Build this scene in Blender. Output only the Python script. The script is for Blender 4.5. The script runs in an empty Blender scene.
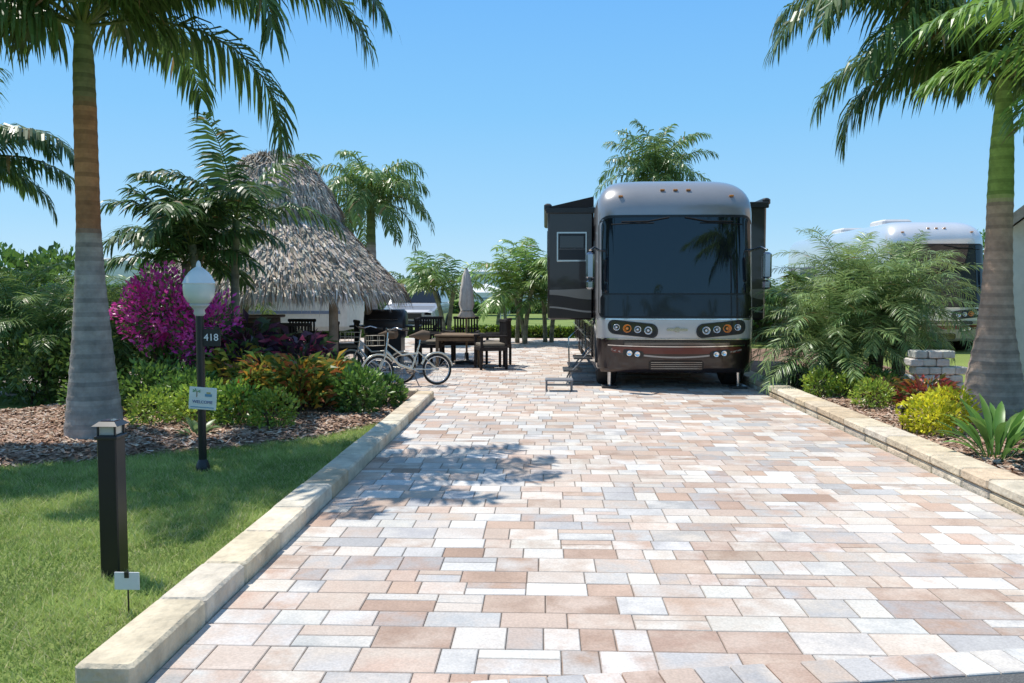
import bpy, math, random
import numpy as np
from mathutils import Vector, Matrix, noise
random.seed(7); np.random.seed(7)
R=random.random
def U(a,b): return a+(b-a)*R()
scene=bpy.context.scene
scene.view_settings.view_transform='Standard'
scene.view_settings.look='None'
scene.view_settings.exposure=0

# ---------------------------------------------------------------- materials
def newmat(name):
    m=bpy.data.materials.new(name); m.use_nodes=True
    nt=m.node_tree; nt.nodes.clear()
    return m,nt,nt.nodes,nt.links
def attr_mat(name,rough=0.6,metal=0.0,coat=0.0,nscale=8.0,namt=0.25,bump=0.0,bscale=30.0,spec=0.5,transl=0.0,detail=6,gain=1.0,dirt=0.0):
    m,nt,N,L=newmat(name)
    out=N.new('ShaderNodeOutputMaterial'); b=N.new('ShaderNodeBsdfPrincipled')
    a=N.new('ShaderNodeAttribute'); a.attribute_name='Col'
    tc=N.new('ShaderNodeTexCoord')
    b.inputs['Roughness'].default_value=rough; b.inputs['Metallic'].default_value=metal
    b.inputs['Specular IOR Level'].default_value=spec
    b.inputs['Coat Weight'].default_value=coat; b.inputs['Coat Roughness'].default_value=0.04
    src=a.outputs['Color']
    if namt>0:
        n=N.new('ShaderNodeTexNoise'); n.inputs['Scale'].default_value=nscale; n.inputs['Detail'].default_value=detail
        n.inputs['Roughness'].default_value=0.65
        L.new(tc.outputs['Object'],n.inputs['Vector'])
        mr=N.new('ShaderNodeMapRange'); mr.inputs[1].default_value=0.3; mr.inputs[2].default_value=0.7
        mr.inputs[3].default_value=gain*(1-namt); mr.inputs[4].default_value=gain*(1+namt)
        L.new(n.outputs['Fac'],mr.inputs[0])
        mx=N.new('ShaderNodeVectorMath'); mx.operation='SCALE'
        L.new(src,mx.inputs[0]); L.new(mr.outputs[0],mx.inputs['Scale'])
        src=mx.outputs[0]
    L.new(src,b.inputs['Base Color'])
    if bump>0:
        n2=N.new('ShaderNodeTexNoise'); n2.inputs['Scale'].default_value=bscale; n2.inputs['Detail'].default_value=5
        L.new(tc.outputs['Object'],n2.inputs['Vector'])
        bp=N.new('ShaderNodeBump'); bp.inputs['Strength'].default_value=bump; bp.inputs['Distance'].default_value=0.02
        L.new(n2.outputs['Fac'],bp.inputs['Height']); L.new(bp.outputs[0],b.inputs['Normal'])
    if transl>0:
        t=N.new('ShaderNodeBsdfTranslucent'); ms=N.new('ShaderNodeMixShader'); ms.inputs[0].default_value=transl
        L.new(src,t.inputs['Color']); L.new(b.outputs[0],ms.inputs[1]); L.new(t.outputs[0],ms.inputs[2])
        L.new(ms.outputs[0],out.inputs[0])
    else: L.new(b.outputs[0],out.inputs[0])
    return m
LEAF=attr_mat('leaf',0.38,nscale=3,namt=0.2,spec=0.5,transl=0.35,detail=2,gain=1.65)
GRASSM=attr_mat('grass_blade',0.6,nscale=2,namt=0.15,spec=0.25,transl=0.3,detail=4,gain=1.3)
DRYLEAF=attr_mat('thatch_strand',0.9,nscale=4,namt=0.25,spec=0.1)
BARK=attr_mat('palm_bark',0.85,nscale=7,namt=0.3,bump=0.5,bscale=25,spec=0.2)
STONE=attr_mat('limestone',0.85,nscale=6,namt=0.28,bump=0.7,bscale=28,spec=0.2,detail=10)
WOOD=attr_mat('timber',0.8,nscale=9,namt=0.25,bump=0.3,spec=0.2)
METAL=attr_mat('painted_metal',0.35,nscale=5,namt=0.06,spec=0.5)
CHROME=attr_mat('chrome',0.12,metal=1.0,namt=0)
PAINT=attr_mat('car_paint',0.28,metal=0.35,coat=0.7,namt=0.04,nscale=2)
GLASS=attr_mat('dark_glass',0.03,namt=0,spec=0.6,coat=0.2)
RUBBER=attr_mat('rubber',0.8,namt=0.1)
PLAIN=attr_mat('matte',0.7,nscale=5,namt=0.1)
LENS=attr_mat('lamp_lens',0.1,namt=0,spec=0.8,coat=0.5)
FABRIC=attr_mat('fabric',0.9,nscale=14,namt=0.12)
GLOBE=attr_mat('frosted_globe',0.2,namt=0.03,spec=.5,coat=.3)
def paver_mat():
    m,nt,N,L=newmat('paver_concrete')
    out=N.new('ShaderNodeOutputMaterial'); b=N.new('ShaderNodeBsdfPrincipled'); b.inputs['Roughness'].default_value=0.82
    b.inputs['Specular IOR Level'].default_value=0.3
    a=N.new('ShaderNodeAttribute'); a.attribute_name='Col'
    a2=N.new('ShaderNodeAttribute'); a2.attribute_name='Col2'
    tc=N.new('ShaderNodeTexCoord')
    n=N.new('ShaderNodeTexNoise'); n.inputs['Scale'].default_value=4.5; n.inputs['Detail'].default_value=5; n.inputs['Roughness'].default_value=0.6
    sc=N.new('ShaderNodeVectorMath'); sc.operation='SCALE'; sc.inputs['Scale'].default_value=37.0
    ad=N.new('ShaderNodeVectorMath'); ad.operation='ADD'
    L.new(a2.outputs['Color'],sc.inputs[0]); L.new(tc.outputs['Object'],ad.inputs[0]); L.new(sc.outputs[0],ad.inputs[1])
    L.new(ad.outputs[0],n.inputs['Vector'])
    cr=N.new('ShaderNodeValToRGB'); cr.color_ramp.elements[0].position=0.38; cr.color_ramp.elements[1].position=0.62
    L.new(n.outputs['Fac'],cr.inputs[0])
    mx=N.new('ShaderNodeMix'); mx.data_type='RGBA'
    L.new(cr.outputs[0],mx.inputs[0]); L.new(a.outputs['Color'],mx.inputs[6]); L.new(a2.outputs['Color'],mx.inputs[7])
    f=N.new('ShaderNodeTexNoise'); f.inputs['Scale'].default_value=90; f.inputs['Detail'].default_value=4
    L.new(tc.outputs['Object'],f.inputs['Vector'])
    big=N.new('ShaderNodeTexNoise'); big.inputs['Scale'].default_value=0.6; big.inputs['Detail'].default_value=7; big.inputs['Roughness'].default_value=.65
    L.new(tc.outputs['Object'],big.inputs['Vector'])
    mr=N.new('ShaderNodeMapRange'); mr.inputs[1].default_value=.3; mr.inputs[2].default_value=.7; mr.inputs[3].default_value=.88; mr.inputs[4].default_value=1.12
    L.new(f.outputs['Fac'],mr.inputs[0])
    mr2=N.new('ShaderNodeMapRange'); mr2.inputs[1].default_value=.3; mr2.inputs[2].default_value=.7; mr2.inputs[3].default_value=.84; mr2.inputs[4].default_value=1.14
    L.new(big.outputs['Fac'],mr2.inputs[0])
    mm=N.new('ShaderNodeMath'); mm.operation='MULTIPLY'; L.new(mr.outputs[0],mm.inputs[0]); L.new(mr2.outputs[0],mm.inputs[1])
    s2=N.new('ShaderNodeVectorMath'); s2.operation='SCALE'; L.new(mx.outputs[2],s2.inputs[0]); L.new(mm.outputs[0],s2.inputs['Scale'])
    L.new(s2.outputs[0],b.inputs['Base Color'])
    bp=N.new('ShaderNodeBump'); bp.inputs['Strength'].default_value=.2; bp.inputs['Distance'].default_value=.004
    L.new(f.outputs['Fac'],bp.inputs['Height']); L.new(bp.outputs[0],b.inputs['Normal'])
    L.new(b.outputs[0],out.inputs[0]); return m
PAVER=paver_mat()
def ground_mat(name,c1,c2,c3,s1=0.6,s2=40,rough=0.95,bump=0.6):
    m,nt,N,L=newmat(name)
    out=N.new('ShaderNodeOutputMaterial'); b=N.new('ShaderNodeBsdfPrincipled'); b.inputs['Roughness'].default_value=rough
    b.inputs['Specular IOR Level'].default_value=0.15
    tc=N.new('ShaderNodeTexCoord')
    n1=N.new('ShaderNodeTexNoise'); n1.inputs['Scale'].default_value=s1; n1.inputs['Detail'].default_value=8
    n2=N.new('ShaderNodeTexNoise'); n2.inputs['Scale'].default_value=s2; n2.inputs['Detail'].default_value=6
    L.new(tc.outputs['Object'],n1.inputs['Vector']); L.new(tc.outputs['Object'],n2.inputs['Vector'])
    r1=N.new('ShaderNodeValToRGB'); r1.color_ramp.elements[0].position=.35; r1.color_ramp.elements[1].position=.65
    r1.color_ramp.elements[0].color=(*c1,1); r1.color_ramp.elements[1].color=(*c2,1)
    L.new(n1.outputs['Fac'],r1.inputs[0])
    r2=N.new('ShaderNodeValToRGB'); r2.color_ramp.elements[0].position=.45; r2.color_ramp.elements[1].position=.7
    r2.color_ramp.elements[0].color=(0,0,0,1); r2.color_ramp.elements[1].color=(1,1,1,1)
    L.new(n2.outputs['Fac'],r2.inputs[0])
    mx=N.new('ShaderNodeMix'); mx.data_type='RGBA'; L.new(r2.outputs[0],mx.inputs[0]); L.new(r1.outputs[0],mx.inputs[6]); mx.inputs[7].default_value=(*c3,1)
    L.new(mx.outputs[2],b.inputs['Base Color'])
    bp=N.new('ShaderNodeBump'); bp.inputs['Strength'].default_value=bump; bp.inputs['Distance'].default_value=.02
    L.new(n2.outputs['Fac'],bp.inputs['Height']); L.new(bp.outputs[0],b.inputs['Normal'])
    L.new(b.outputs[0],out.inputs[0]); return m
LAWN=ground_mat('lawn_ground',(.17,.23,.06),(.25,.31,.09),(.12,.16,.045))
MULCH=ground_mat('mulch_ground',(.24,.155,.11),(.33,.225,.165),(.14,.085,.06),1.5,30)
ASPH=ground_mat('asphalt',(.09,.09,.09),(.12,.12,.118),(.18,.18,.175),.8,120,.9,.3)
SAND=ground_mat('joint_sand',(.2,.165,.14),(.25,.2,.17),(.14,.12,.1),2,60)

# ---------------------------------------------------------------- mesh builder
class MB:
    def __init__(s): s.v=[];s.f=[];s.m=[];s.c=[];s.s=[];s.mats=[];s.M=None
    def mi(s,mat):
        if mat not in s.mats: s.mats.append(mat)
        return s.mats.index(mat)
    def add(s,vs,fs,mat,col,smooth=False):
        o=len(s.v); i=s.mi(mat)
        if s.M is not None: vs=[s.M@Vector(p) for p in vs]
        s.v.extend([tuple(p) for p in vs])
        for f in fs:
            s.f.append([k+o for k in f]); s.m.append(i); s.c.append(col); s.s.append(smooth)
    def box(s,c,d,mat,col,rz=0,taper=1.0):
        hx,hy,hz=d[0]/2,d[1]/2,d[2]/2
        vs=[]
        for z,t in ((-hz,1),(hz,taper)):
            for x,y in ((-hx,-hy),(hx,-hy),(hx,hy),(-hx,hy)):
                x*=t;y*=t
                vs.append((c[0]+x*math.cos(rz)-y*math.sin(rz),c[1]+x*math.sin(rz)+y*math.cos(rz),c[2]+z))
        s.add(vs,[(0,3,2,1),(4,5,6,7),(0,1,5,4),(1,2,6,5),(2,3,7,6),(3,0,4,7)],mat,col)
    def cbox(s,c,d,mat,col,ch=0.01,rz=0):
        hx,hy,hz=d[0]/2,d[1]/2,d[2]/2
        ch=min(ch,hx*.45,hy*.45,hz*.45)
        rings=[(-hz,ch),(-hz+ch,0),(hz-ch,0),(hz,ch)]
        vs=[]
        for z,i in rings:
            X,Y=hx-i,hy-i
            pts=[(-X+ch,-Y),(X-ch,-Y),(X,-Y+ch),(X,Y-ch),(X-ch,Y),(-X+ch,Y),(-X,Y-ch),(-X,-Y+ch)]
            for x,y in pts: vs.append((c[0]+x*math.cos(rz)-y*math.sin(rz),c[1]+x*math.sin(rz)+y*math.cos(rz),c[2]+z))
        fs=[tuple(range(7,-1,-1)),tuple(range(24,32))]
        for r in range(3):
            for k in range(8):
                a=r*8+k;b=r*8+(k+1)%8
                fs.append((a,b,b+8,a+8))
        s.add(vs,fs,mat,col)
    def ptube(s,pts,rad,mat,col,seg=8,cap=True,cols=None):
        pts=[Vector(p) for p in pts]; n=len(pts)
        if not hasattr(rad,'__len__'): rad=[rad]*n
        vs=[]; up=None
        for i in range(n):
            t=(pts[min(i+1,n-1)]-pts[max(i-1,0)]).normalized()
            if up is None:
                up=Vector((0,0,1)) if abs(t.z)<.9 else Vector((1,0,0))
            a=t.cross(up).normalized(); b=a.cross(t).normalized(); up=b
            for k in range(seg):
                an=2*math.pi*k/seg
                vs.append(pts[i]+(a*math.cos(an)+b*math.sin(an))*rad[i])
        if cols is None:
            fs=[]
            for i in range(n-1):
                for k in range(seg):
                    fs.append((i*seg+k,i*seg+(k+1)%seg,(i+1)*seg+(k+1)%seg,(i+1)*seg+k))
            s.add(vs,fs,mat,col,True)
        else:
            o=len(s.v); i0=s.mi(mat)
            if s.M is not None: vs=[s.M@p for p in vs]
            s.v.extend([tuple(p) for p in vs])
            for i in range(n-1):
                for k in range(seg):
                    s.f.append([o+i*seg+k,o+i*seg+(k+1)%seg,o+(i+1)*seg+(k+1)%seg,o+(i+1)*seg+k]); s.m.append(i0); s.c.append(cols[i]); s.s.append(True)
            vs=None
        if cap:
            for i in (0,n-1):
                t=(pts[min(i+1,n-1)]-pts[max(i-1,0)]).normalized()
                up2=Vector((0,0,1)) if abs(t.z)<.9 else Vector((1,0,0))
                a=t.cross(up2).normalized(); b=a.cross(t)
                s.add([pts[i]+(a*math.cos(2*math.pi*k/seg)+b*math.sin(2*math.pi*k/seg))*rad[i] for k in range(seg)],[tuple(range(seg))],mat,col)
    def lathe(s,prof,c,mat,col,seg=20,axis='z',smooth=True):
        vs=[];fs=[]
        for r,z in prof:
            for k in range(seg):
                a=2*math.pi*k/seg
                p=(r*math.cos(a),r*math.sin(a),z)
                if axis=='x': p=(z,r*math.cos(a),r*math.sin(a))
                if axis=='y': p=(r*math.cos(a),z,r*math.sin(a))
                vs.append((c[0]+p[0],c[1]+p[1],c[2]+p[2]))
        for i in range(len(prof)-1):
            for k in range(seg):
                fs.append((i*seg+k,i*seg+(k+1)%seg,(i+1)*seg+(k+1)%seg,(i+1)*seg+k))
        s.add(vs,fs,mat,col,smooth)
    def torus(s,c,R_,r,mat,col,axis='y',seg=28,sg=8):
        prof=[(R_+r*math.cos(2*math.pi*k/sg),r*math.sin(2*math.pi*k/sg)) for k in range(sg+1)]
        s.lathe(prof,c,mat,col,seg,axis)
    def build(s,name,parent=None,col2=None):
        me=bpy.data.meshes.new(name); me.from_pydata(s.v,[],s.f)
        for m in s.mats: me.materials.append(m)
        me.polygons.foreach_set('material_index',s.m)
        me.polygons.foreach_set('use_smooth',s.s)
        a=me.attributes.new('Col','FLOAT_COLOR','FACE')
        c=np.ones((len(s.c),4),dtype=np.float32); c[:,:3]=np.array(s.c,dtype=np.float32)[:,:3]
        a.data.foreach_set('color',c.ravel())
        if col2 is not None:
            a=me.attributes.new('Col2','FLOAT_COLOR','FACE')
            c=np.ones((len(col2),4),dtype=np.float32); c[:,:3]=np.array(col2,dtype=np.float32)
            a.data.foreach_set('color',c.ravel())
        me.update()
        o=bpy.data.objects.new(name,me); scene.collection.objects.link(o)
        if parent: o.parent=parent
        return o
def empty(name):
    e=bpy.data.objects.new(name,None); scene.collection.objects.link(e); return e
def jit(c,a=.2):
    k=1+U(-a,a); return (c[0]*k*(1+U(-a,a)*.3),c[1]*k,c[2]*k*(1+U(-a,a)*.3))
def mixc(a,b,t): return tuple(a[i]*(1-t)+b[i]*t for i in range(3))

# ---------------------------------------------------------------- foliage
Z=Vector((0,0,1))
def frond(mb,o,az,el,L,droop,nl,ll,lw,col,hang=.5,plum=.2,rc=(.10,.14,.03),rr=.018,bend=1.3,twist=0,start=.12,dens=1):
    n=14; p=Vector(o); pts=[p.copy()]; e=el; tans=[]
    for i in range(n):
        t=i/n
        az2=az+twist*t
        d=Vector((math.cos(az2)*math.cos(e),math.sin(az2)*math.cos(e),math.sin(e)))
        tans.append(d); p=p+d*(L/n); pts.append(p.copy())
        e-=droop/n*(.35+bend*t)
        e=max(e,-1.45)
    tans.append(tans[-1])
    mb.ptube(pts[::2],[rr*(1-.85*k/7) for k in range(8)],LEAF,rc,5,cap=False)
    for i in range(nl):
        t=start+(1-start)*(i+R()*.6)/nl; t=min(t,.995)
        f=t*n; k=int(f); q=pts[k].lerp(pts[k+1],f-k); T=tans[k]
        S=T.cross(Z)
        if S.length<.05: S=Vector((math.sin(az),-math.cos(az),0))
        S.normalize(); N_=S.cross(T)
        for sd in (-1,1):
            if R()>dens: continue
            l=ll*(.55+.6*math.sin(math.pi*min(1,.15+t*.85)))*U(.85,1.12)
            fw=.35+.9*t**2
            D=(S*sd+T*fw+N_*U(-plum,plum*1.2)-Z*hang*.3*U(.6,1.3)).normalized()
            D2=(D-Z*hang*U(.7,1.6)).normalized()
            D3=(D2-Z*hang*U(.7,1.6)).normalized()
            W=(D.cross(N_)).normalized()*lw*.5
            if R()<.5: W=(W+N_*lw*U(-.35,.35))
            p1=q+D*l*.35; p2=p1+D2*l*.35; p3=p2+D3*l*.3
            c=jit(col,.28)
            if R()<.012: c=(.2,.14,.06)
            mb.add([q-W*.4,q+W*.4,p1+W,p1-W,p2+W*.8,p2-W*.8,p3],[(0,1,2,3),(3,2,4,5),(5,4,6)],LEAF,c)
def trunk(mb,base,H,prof,colf,lean=(0,0),seg=16,n=60):
    pts=[];rad=[];cols=[]
    for i in range(n+1):
        t=i/n; z=H*t
        pts.append((base[0]+lean[0]*t*t,base[1]+lean[1]*t*t,base[2]+z))
        r=np.interp(z,[a for a,b in prof],[b for a,b in prof])
        rad.append(r*(1+ (.02 if i%3==0 else -.01)+U(-.006,.006)))
        cols.append(tuple(np.array(colf(z))*(U(.88,1.1)*(.78 if i%3==0 else 1))))
    mb.ptube(pts,rad,BARK,(.2,.2,.2),seg,cols=cols)
    return Vector(pts[-1])
def bandcol(bands):
    def f(z):
        return tuple(np.interp(z,[b[0] for b in bands],[b[1][k] for b in bands]) for k in range(3))
    return f
def palm(name,base,H,prof,bands,fr,L,col,ll=.5,lw=.035,nl=55,lean=(0,0),droop=2.0,hang=.6,elr=(-.2,1.3),extra=[],plum=.3,rr=.022,az0=None,skip=None):
    mb=MB()
    top=trunk(mb,base,H,prof,bandcol(bands),lean,n=90 if H>3.9 else 60)
    az0=R()*6.28 if az0 is None else az0
    for i in range(fr):
        t=(i+.5)/fr
        az=az0+i*2.399
        if skip and skip(az): continue
        el=elr[0]+(elr[1]-elr[0])*t
        frond(mb,top-Z*.05,az,el+U(-.1,.1),L*U(.85,1.1),droop*U(.8,1.15),nl,ll,lw,jit(mixc(col,(col[0]*1.25,col[1]*1.2,col[2]),t),.12),hang,plum,rr=rr,twist=U(-.3,.3))
    for (az,el,l,dr) in extra:
        frond(mb,top-Z*.05,az,el,l,dr,int(nl*1.3),ll,lw,jit(col,.1),hang,plum,rr=rr)
    mb.ptube([top-Z*.1,top+Z*.5,top+Vector((.05,0,L*.42))],[.05,.025,.004],LEAF,(.12,.2,.05),6)
    return mb.build(name)
GREY=(.37,.325,.285)
PG=(.06,.105,.026)
palm('royal_palm_tree',(-4.62,8.5,.02),4.2,[(0,.29),(.12,.285),(.5,.24),(1.0,.19),(1.6,.145),(2.2,.115),(3.3,.11),(3.8,.10),(4.2,.07)],
     [(0,GREY),(1.7,GREY),(2.05,(.36,.29,.22)),(2.15,(.36,.16,.07)),(2.6,(.47,.22,.09)),(3.3,(.42,.20,.08)),(3.45,(.22,.20,.08)),(4.2,(.18,.26,.08))],
     14,2.7,PG,ll=.60,lw=.034,nl=90,droop=2.1,hang=.8,elr=(.35,1.4),
     extra=[(-.12,.68,3.65,2.1),(.12,.85,3.6,2.3),(.35,.75,3.4,2.2),(-.45,.6,3.1,2.3),(3.0,.5,3.0,2.3),(3.5,.7,3.0,2.2),(-2.2,.1,2.2,2.0)],plum=.5,az0=.6)
palm('royal_palm_tree',(5.3,10.2,.02),3.95,[(0,.37),(.15,.36),(.5,.30),(1.0,.21),(1.5,.165),(2.2,.14),(2.6,.14),(3.2,.125),(3.95,.07)],
     [(0,(.42,.35,.29)),(1.0,(.46,.34,.26)),(2.0,(.50,.34,.24)),(2.5,(.40,.30,.19)),(2.62,(.28,.40,.09)),(3.6,(.31,.46,.10)),(3.95,(.3,.4,.12))],
     11,2.5,PG,ll=.6,lw=.034,nl=85,droop=2.2,hang=.8,elr=(.5,1.35),
     extra=[(3.2,.95,3.4,2.5),(3.0,1.1,3.3,2.4),(3.5,1.0,3.3,2.6),(2.9,.5,2.3,2.6),(-.5,.5,2.6,2.4),(.4,.6,2.6,2.4)],plum=.5,az0=.2)
palm('coconut_palm_tree',(5.9,7.6,.02),3.45,[(0,.2),(.4,.14),(3.6,.1)],[(0,GREY),(4,GREY)],11,2.3,(.11,.19,.035),ll=.6,lw=.033,nl=70,droop=1.4,hang=.35,elr=(.1,1.3),
     extra=[(3.25,.5,2.9,1.15),(3.05,.32,2.6,1.0),(3.55,.62,2.7,1.2)],plum=.35,az0=.9)
palm('royal_palm_tree',(-9.2,13,.0),3.6,[(0,.25),(1,.16),(3.7,.1)],[(0,GREY),(2.6,GREY),(2.7,(.13,.2,.06)),(3.7,(.13,.2,.06))],12,2.0,(.05,.09,.028),ll=.5,lw=.04,nl=50,droop=2.0,hang=.7,elr=(-.1,1.3),
     extra=[(-.1,.6,2.5,2.0),(.1,.2,2.4,1.5)])
palm('royal_palm_tree',(-4.15,20.3,0),3.75,[(0,.22),(1,.15),(3.7,.09)],[(0,GREY),(2.5,GREY),(2.7,(.14,.2,.07)),(3.7,(.14,.2,.07))],24,1.9,(.085,.14,.038),ll=.42,lw=.035,nl=46,droop=2.3,hang=.8,elr=(-.2,1.35),plum=.7)
palm('royal_palm_tree',(3.45,27,0),5.15,[(0,.22),(1,.15),(5.15,.09)],[(0,GREY),(5.15,GREY)],30,2.15,(.075,.125,.04),ll=.45,lw=.04,nl=44,droop=1.5,hang=.6,elr=(-.3,1.5),plum=.8)
mb=MB()
for (x,y,h,l) in ((-4.72,11.6,2.15,1.5),(-4.4,11.9,2.5,1.6),(-5.05,11.9,1.9,1.4)):
    top=trunk(mb,(x,y,.02),h,[(0,.09),(.5,.06),(3,.05)],bandcol([(0,(.26,.23,.19)),(1.6,(.2,.2,.14)),(2.6,(.14,.2,.08))]),(U(-.15,.15),0),10,40)
    for i in range(10):
        frond(mb,top,i*2.4+x,.2+1.25*i/10,l*U(.85,1.1),1.4*U(.8,1.2),38,.42,.038,jit((.045,.085,.024),.2),.4,.35,rr=.014)
mb.build('christmas_palm_tree')
def areca(name,x,y,h,l,n,col,trunks=3,ll=.45,lw=.045,nl=30,droop=1.4):
    mb=MB()
    for k in range(trunks):
        bx,by=x+U(-.3,.3),y+U(-.3,.3); hh=h*U(.7,1.1)
        top=trunk(mb,(bx,by,0),hh,[(0,.07),(3,.05)],bandcol([(0,(.26,.24,.17)),(3,(.2,.26,.1))]),(U(-.3,.3),0),7,14)
        for i in range(n):
            frond(mb,top,R()*6.28,.25+1.2*i/n,l*U(.8,1.1),droop*U(.8,1.2),nl,ll,lw,jit(col,.2),.4,.4,rr=.014)
    return mb.build(name)
areca('areca_palm',-2.75,24,1.8,1.7,7,(.10,.17,.04),2)
areca('areca_palm',-.75,24.5,1.8,1.8,8,(.12,.19,.045))
areca('areca_palm',.25,25,1.5,1.6,7,(.10,.17,.045),2)
areca('areca_palm',-7.4,20,1.5,1.6,8,(.08,.13,.035))
def date_clump(name,spots,col,ln,nf=34,ll=.26):
    mb=MB()
    for (x,y,h) in spots:
        top=trunk(mb,(x,y,0),h,[(0,.1),(2,.11)],bandcol([(0,(.16,.12,.08)),(2,(.18,.14,.09))]),(U(-.1,.1),0),9,24)
        for i in range(nf):
            t=i/nf
            frond(mb,top,i*2.4,-.3+1.75*t,ln*U(.8,1.15),1.5*U(.75,1.2),50,ll,.013,jit(col,.22),.22,.5,rr=.008,start=.08)
    return mb.build(name)
date_clump('pygmy_date_palm',[(4.2,13.0,.85),(4.95,12.9,1.2),(5.5,13.4,1.3),(4.7,13.6,1.45),(4.35,12.8,.5)],(.155,.22,.08),1.4,38)
date_clump('pygmy_date_palm',[(-7.0,11.7,.9),(-6.2,12.2,1.0),(-7.9,12.3,1.1),(-5.75,12.8,.9)],(.11,.17,.05),1.25,30)

def blob(mb,c,r,n,ls,cols,up=.35,shell=.6,aspect=.5,zmin=None,clump=1.0,mat=LEAF):
    ph=[R()*10 for _ in range(3)]
    for i in range(n):
        d=Vector((random.gauss(0,1),random.gauss(0,1),random.gauss(0,1))).normalized()
        nz=noise.noise(d*2.2*clump+Vector(ph))
        rad=(shell+(1-shell)*R()**.6)*(1+.38*nz)
        if R()<.25: rad*=U(.5,1)
        p=Vector((c[0]+d.x*r[0]*rad,c[1]+d.y*r[1]*rad,c[2]+d.z*r[2]*rad))
        if zmin is not None and p.z<zmin: continue
        D=(d*.8+Vector((U(-1,1),U(-1,1),U(-1,1)))*.8+Z*up).normalized()
        W=D.cross(Vector((U(-1,1),U(-1,1),U(-1,1)))).normalized()
        l=ls*U(.7,1.35); w=l*aspect*.5
        k=int((nz+.5)*len(cols)*1.0+U(-.9,.9)); cc=cols[max(0,min(len(cols)-1,k))]
        N_=D.cross(W)
        m=p+D*l*.5
        mb.add([p,m+W*w-N_*w*.15,p+D*l-N_*l*.12,m-W*w-N_*w*.15],[(0,1,2,3)],mat,jit(cc,.25))
    for i in range(6):
        a=R()*6.28
        mb.ptube([(c[0]+U(-.05,.05),c[1]+U(-.05,.05),0),(c[0]+math.cos(a)*r[0]*.5,c[1]+math.sin(a)*r[1]*.5,c[2])],[.012,.006],BARK,(.1,.07,.05),4,cap=False)
def shrub(name,c,r,n,ls,cols,**k):
    mb=MB(); blob(mb,c,r,n,ls,cols,zmin=.02,**k); return mb.build(name)
GR=[(.045,.09,.02),(.07,.13,.028),(.10,.18,.033)]
YG=[(.13,.20,.03),(.2,.28,.04),(.26,.33,.05)]
YE=[(.24,.26,.02),(.42,.40,.025),(.48,.45,.03)]
CR=[(.06,.10,.02),(.18,.16,.03),(.34,.2,.03),(.27,.09,.03),(.13,.17,.03),(.10,.16,.03)]
MG=[(.46,.03,.24),(.55,.07,.32),(.07,.12,.03),(.50,.045,.27),(.55,.08,.33)]
DP=[(.05,.025,.04),(.09,.03,.05),(.05,.07,.03)]
for (x,y,r,h,cols,ls,nn) in [(-4.75,10.2,.42,.34,GR,.07,1500),(-4.2,9.9,.38,.3,GR,.06,1500),(-3.85,9.45,.33,.26,YG,.055,1300),(-4.35,9.2,.28,.22,YG,.05,900),
      (-3.4,9.3,.34,.26,[(.07,.13,.02),(.12,.2,.03),(.2,.3,.04)],.055,1400),(-2.95,9.1,.27,.24,[(.1,.15,.02),(.14,.2,.03),(.2,.26,.04)],.05,900),
      (-2.28,10.2,.33,.3,GR,.075,1300),(-5.3,9.9,.4,.3,GR,.07,900),(-2.75,11.0,.35,.35,GR,.08,900),(-2.05,10.9,.25,.22,GR,.07,800)]:
    shrub('green_shrub',(x,y,h*1.0),(r,r,h),nn,ls,cols)
def croton(name,x,y,h,n,cols,spread=.3,ll=.2):
    mb=MB()
    for i in range(n):
        a=R()*6.28; rr=spread*math.sqrt(R()); z=U(.25,1)*h*(1-.3*(rr/spread)**2)
        q=Vector((x+math.cos(a)*rr,y+math.sin(a)*rr,z))
        D=Vector((math.cos(a)*.8+U(-.5,.5),math.sin(a)*.8+U(-.5,.5),U(.1,1.2))).normalized()
        W=D.cross(Vector((U(-1,1),U(-1,1),.3))).normalized()*ll*.13
        l=ll*U(.6,1.2); c=jit(random.choice(cols),.3)
        p1=q+D*l*.5; p2=p1+(D-Z*.6).normalized()*l*.5
        mb.add([q,p1+W,p2,p1-W],[(0,1,2,3)],LEAF,c)
    for i in range(7):
        mb.ptube([(x+U(-.1,.1),y+U(-.1,.1),0),(x+U(-spread,spread)*.7,y+U(-spread,spread)*.7,h*.8)],[.012,.008],BARK,(.12,.09,.06),4,cap=False)
    return mb.build(name)
croton('croton_plant',-3.45,10.3,.72,800,CR,.42)
croton('croton_plant',-2.95,10.1,.75,850,CR,.4)
croton('croton_plant',-2.75,10.6,.7,500,CR,.35)
croton('croton_plant',-3.85,10.6,.85,650,[(.26,.16,.03),(.08,.12,.02),(.34,.28,.04),(.1,.16,.03)],.4)
croton('cordyline_plant',-3.9,11.1,1.15,420,DP,.4,.34)
croton('cordyline_plant',-3.3,11.2,1.0,380,DP+[(.3,.04,.08)],.4,.32)
mb=MB(); blob(mb,(-5.0,11.0,1.3),(.62,.45,.52),3000,.07,MG); blob(mb,(-4.4,10.9,1.0),(.45,.4,.48),1500,.07,MG)
blob(mb,(-4.9,11.2,.6),(.6,.5,.55),1400,.08,GR)
mb.build('bougainvillea_bush')
mb=MB()
for (x,y,z,r,h) in [(-6.1,11.3,.6,.6,.6),(-5.5,11.7,.8,.6,.7),(-6.9,11.2,.5,.6,.5),(-8.0,11.6,.7,.8,.7)]:
    blob(mb,(x,y,z),(r,r,h),1700,.09,[(.04,.075,.02),(.07,.12,.028),(.10,.16,.035)])
mb.build('green_shrub')
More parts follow.
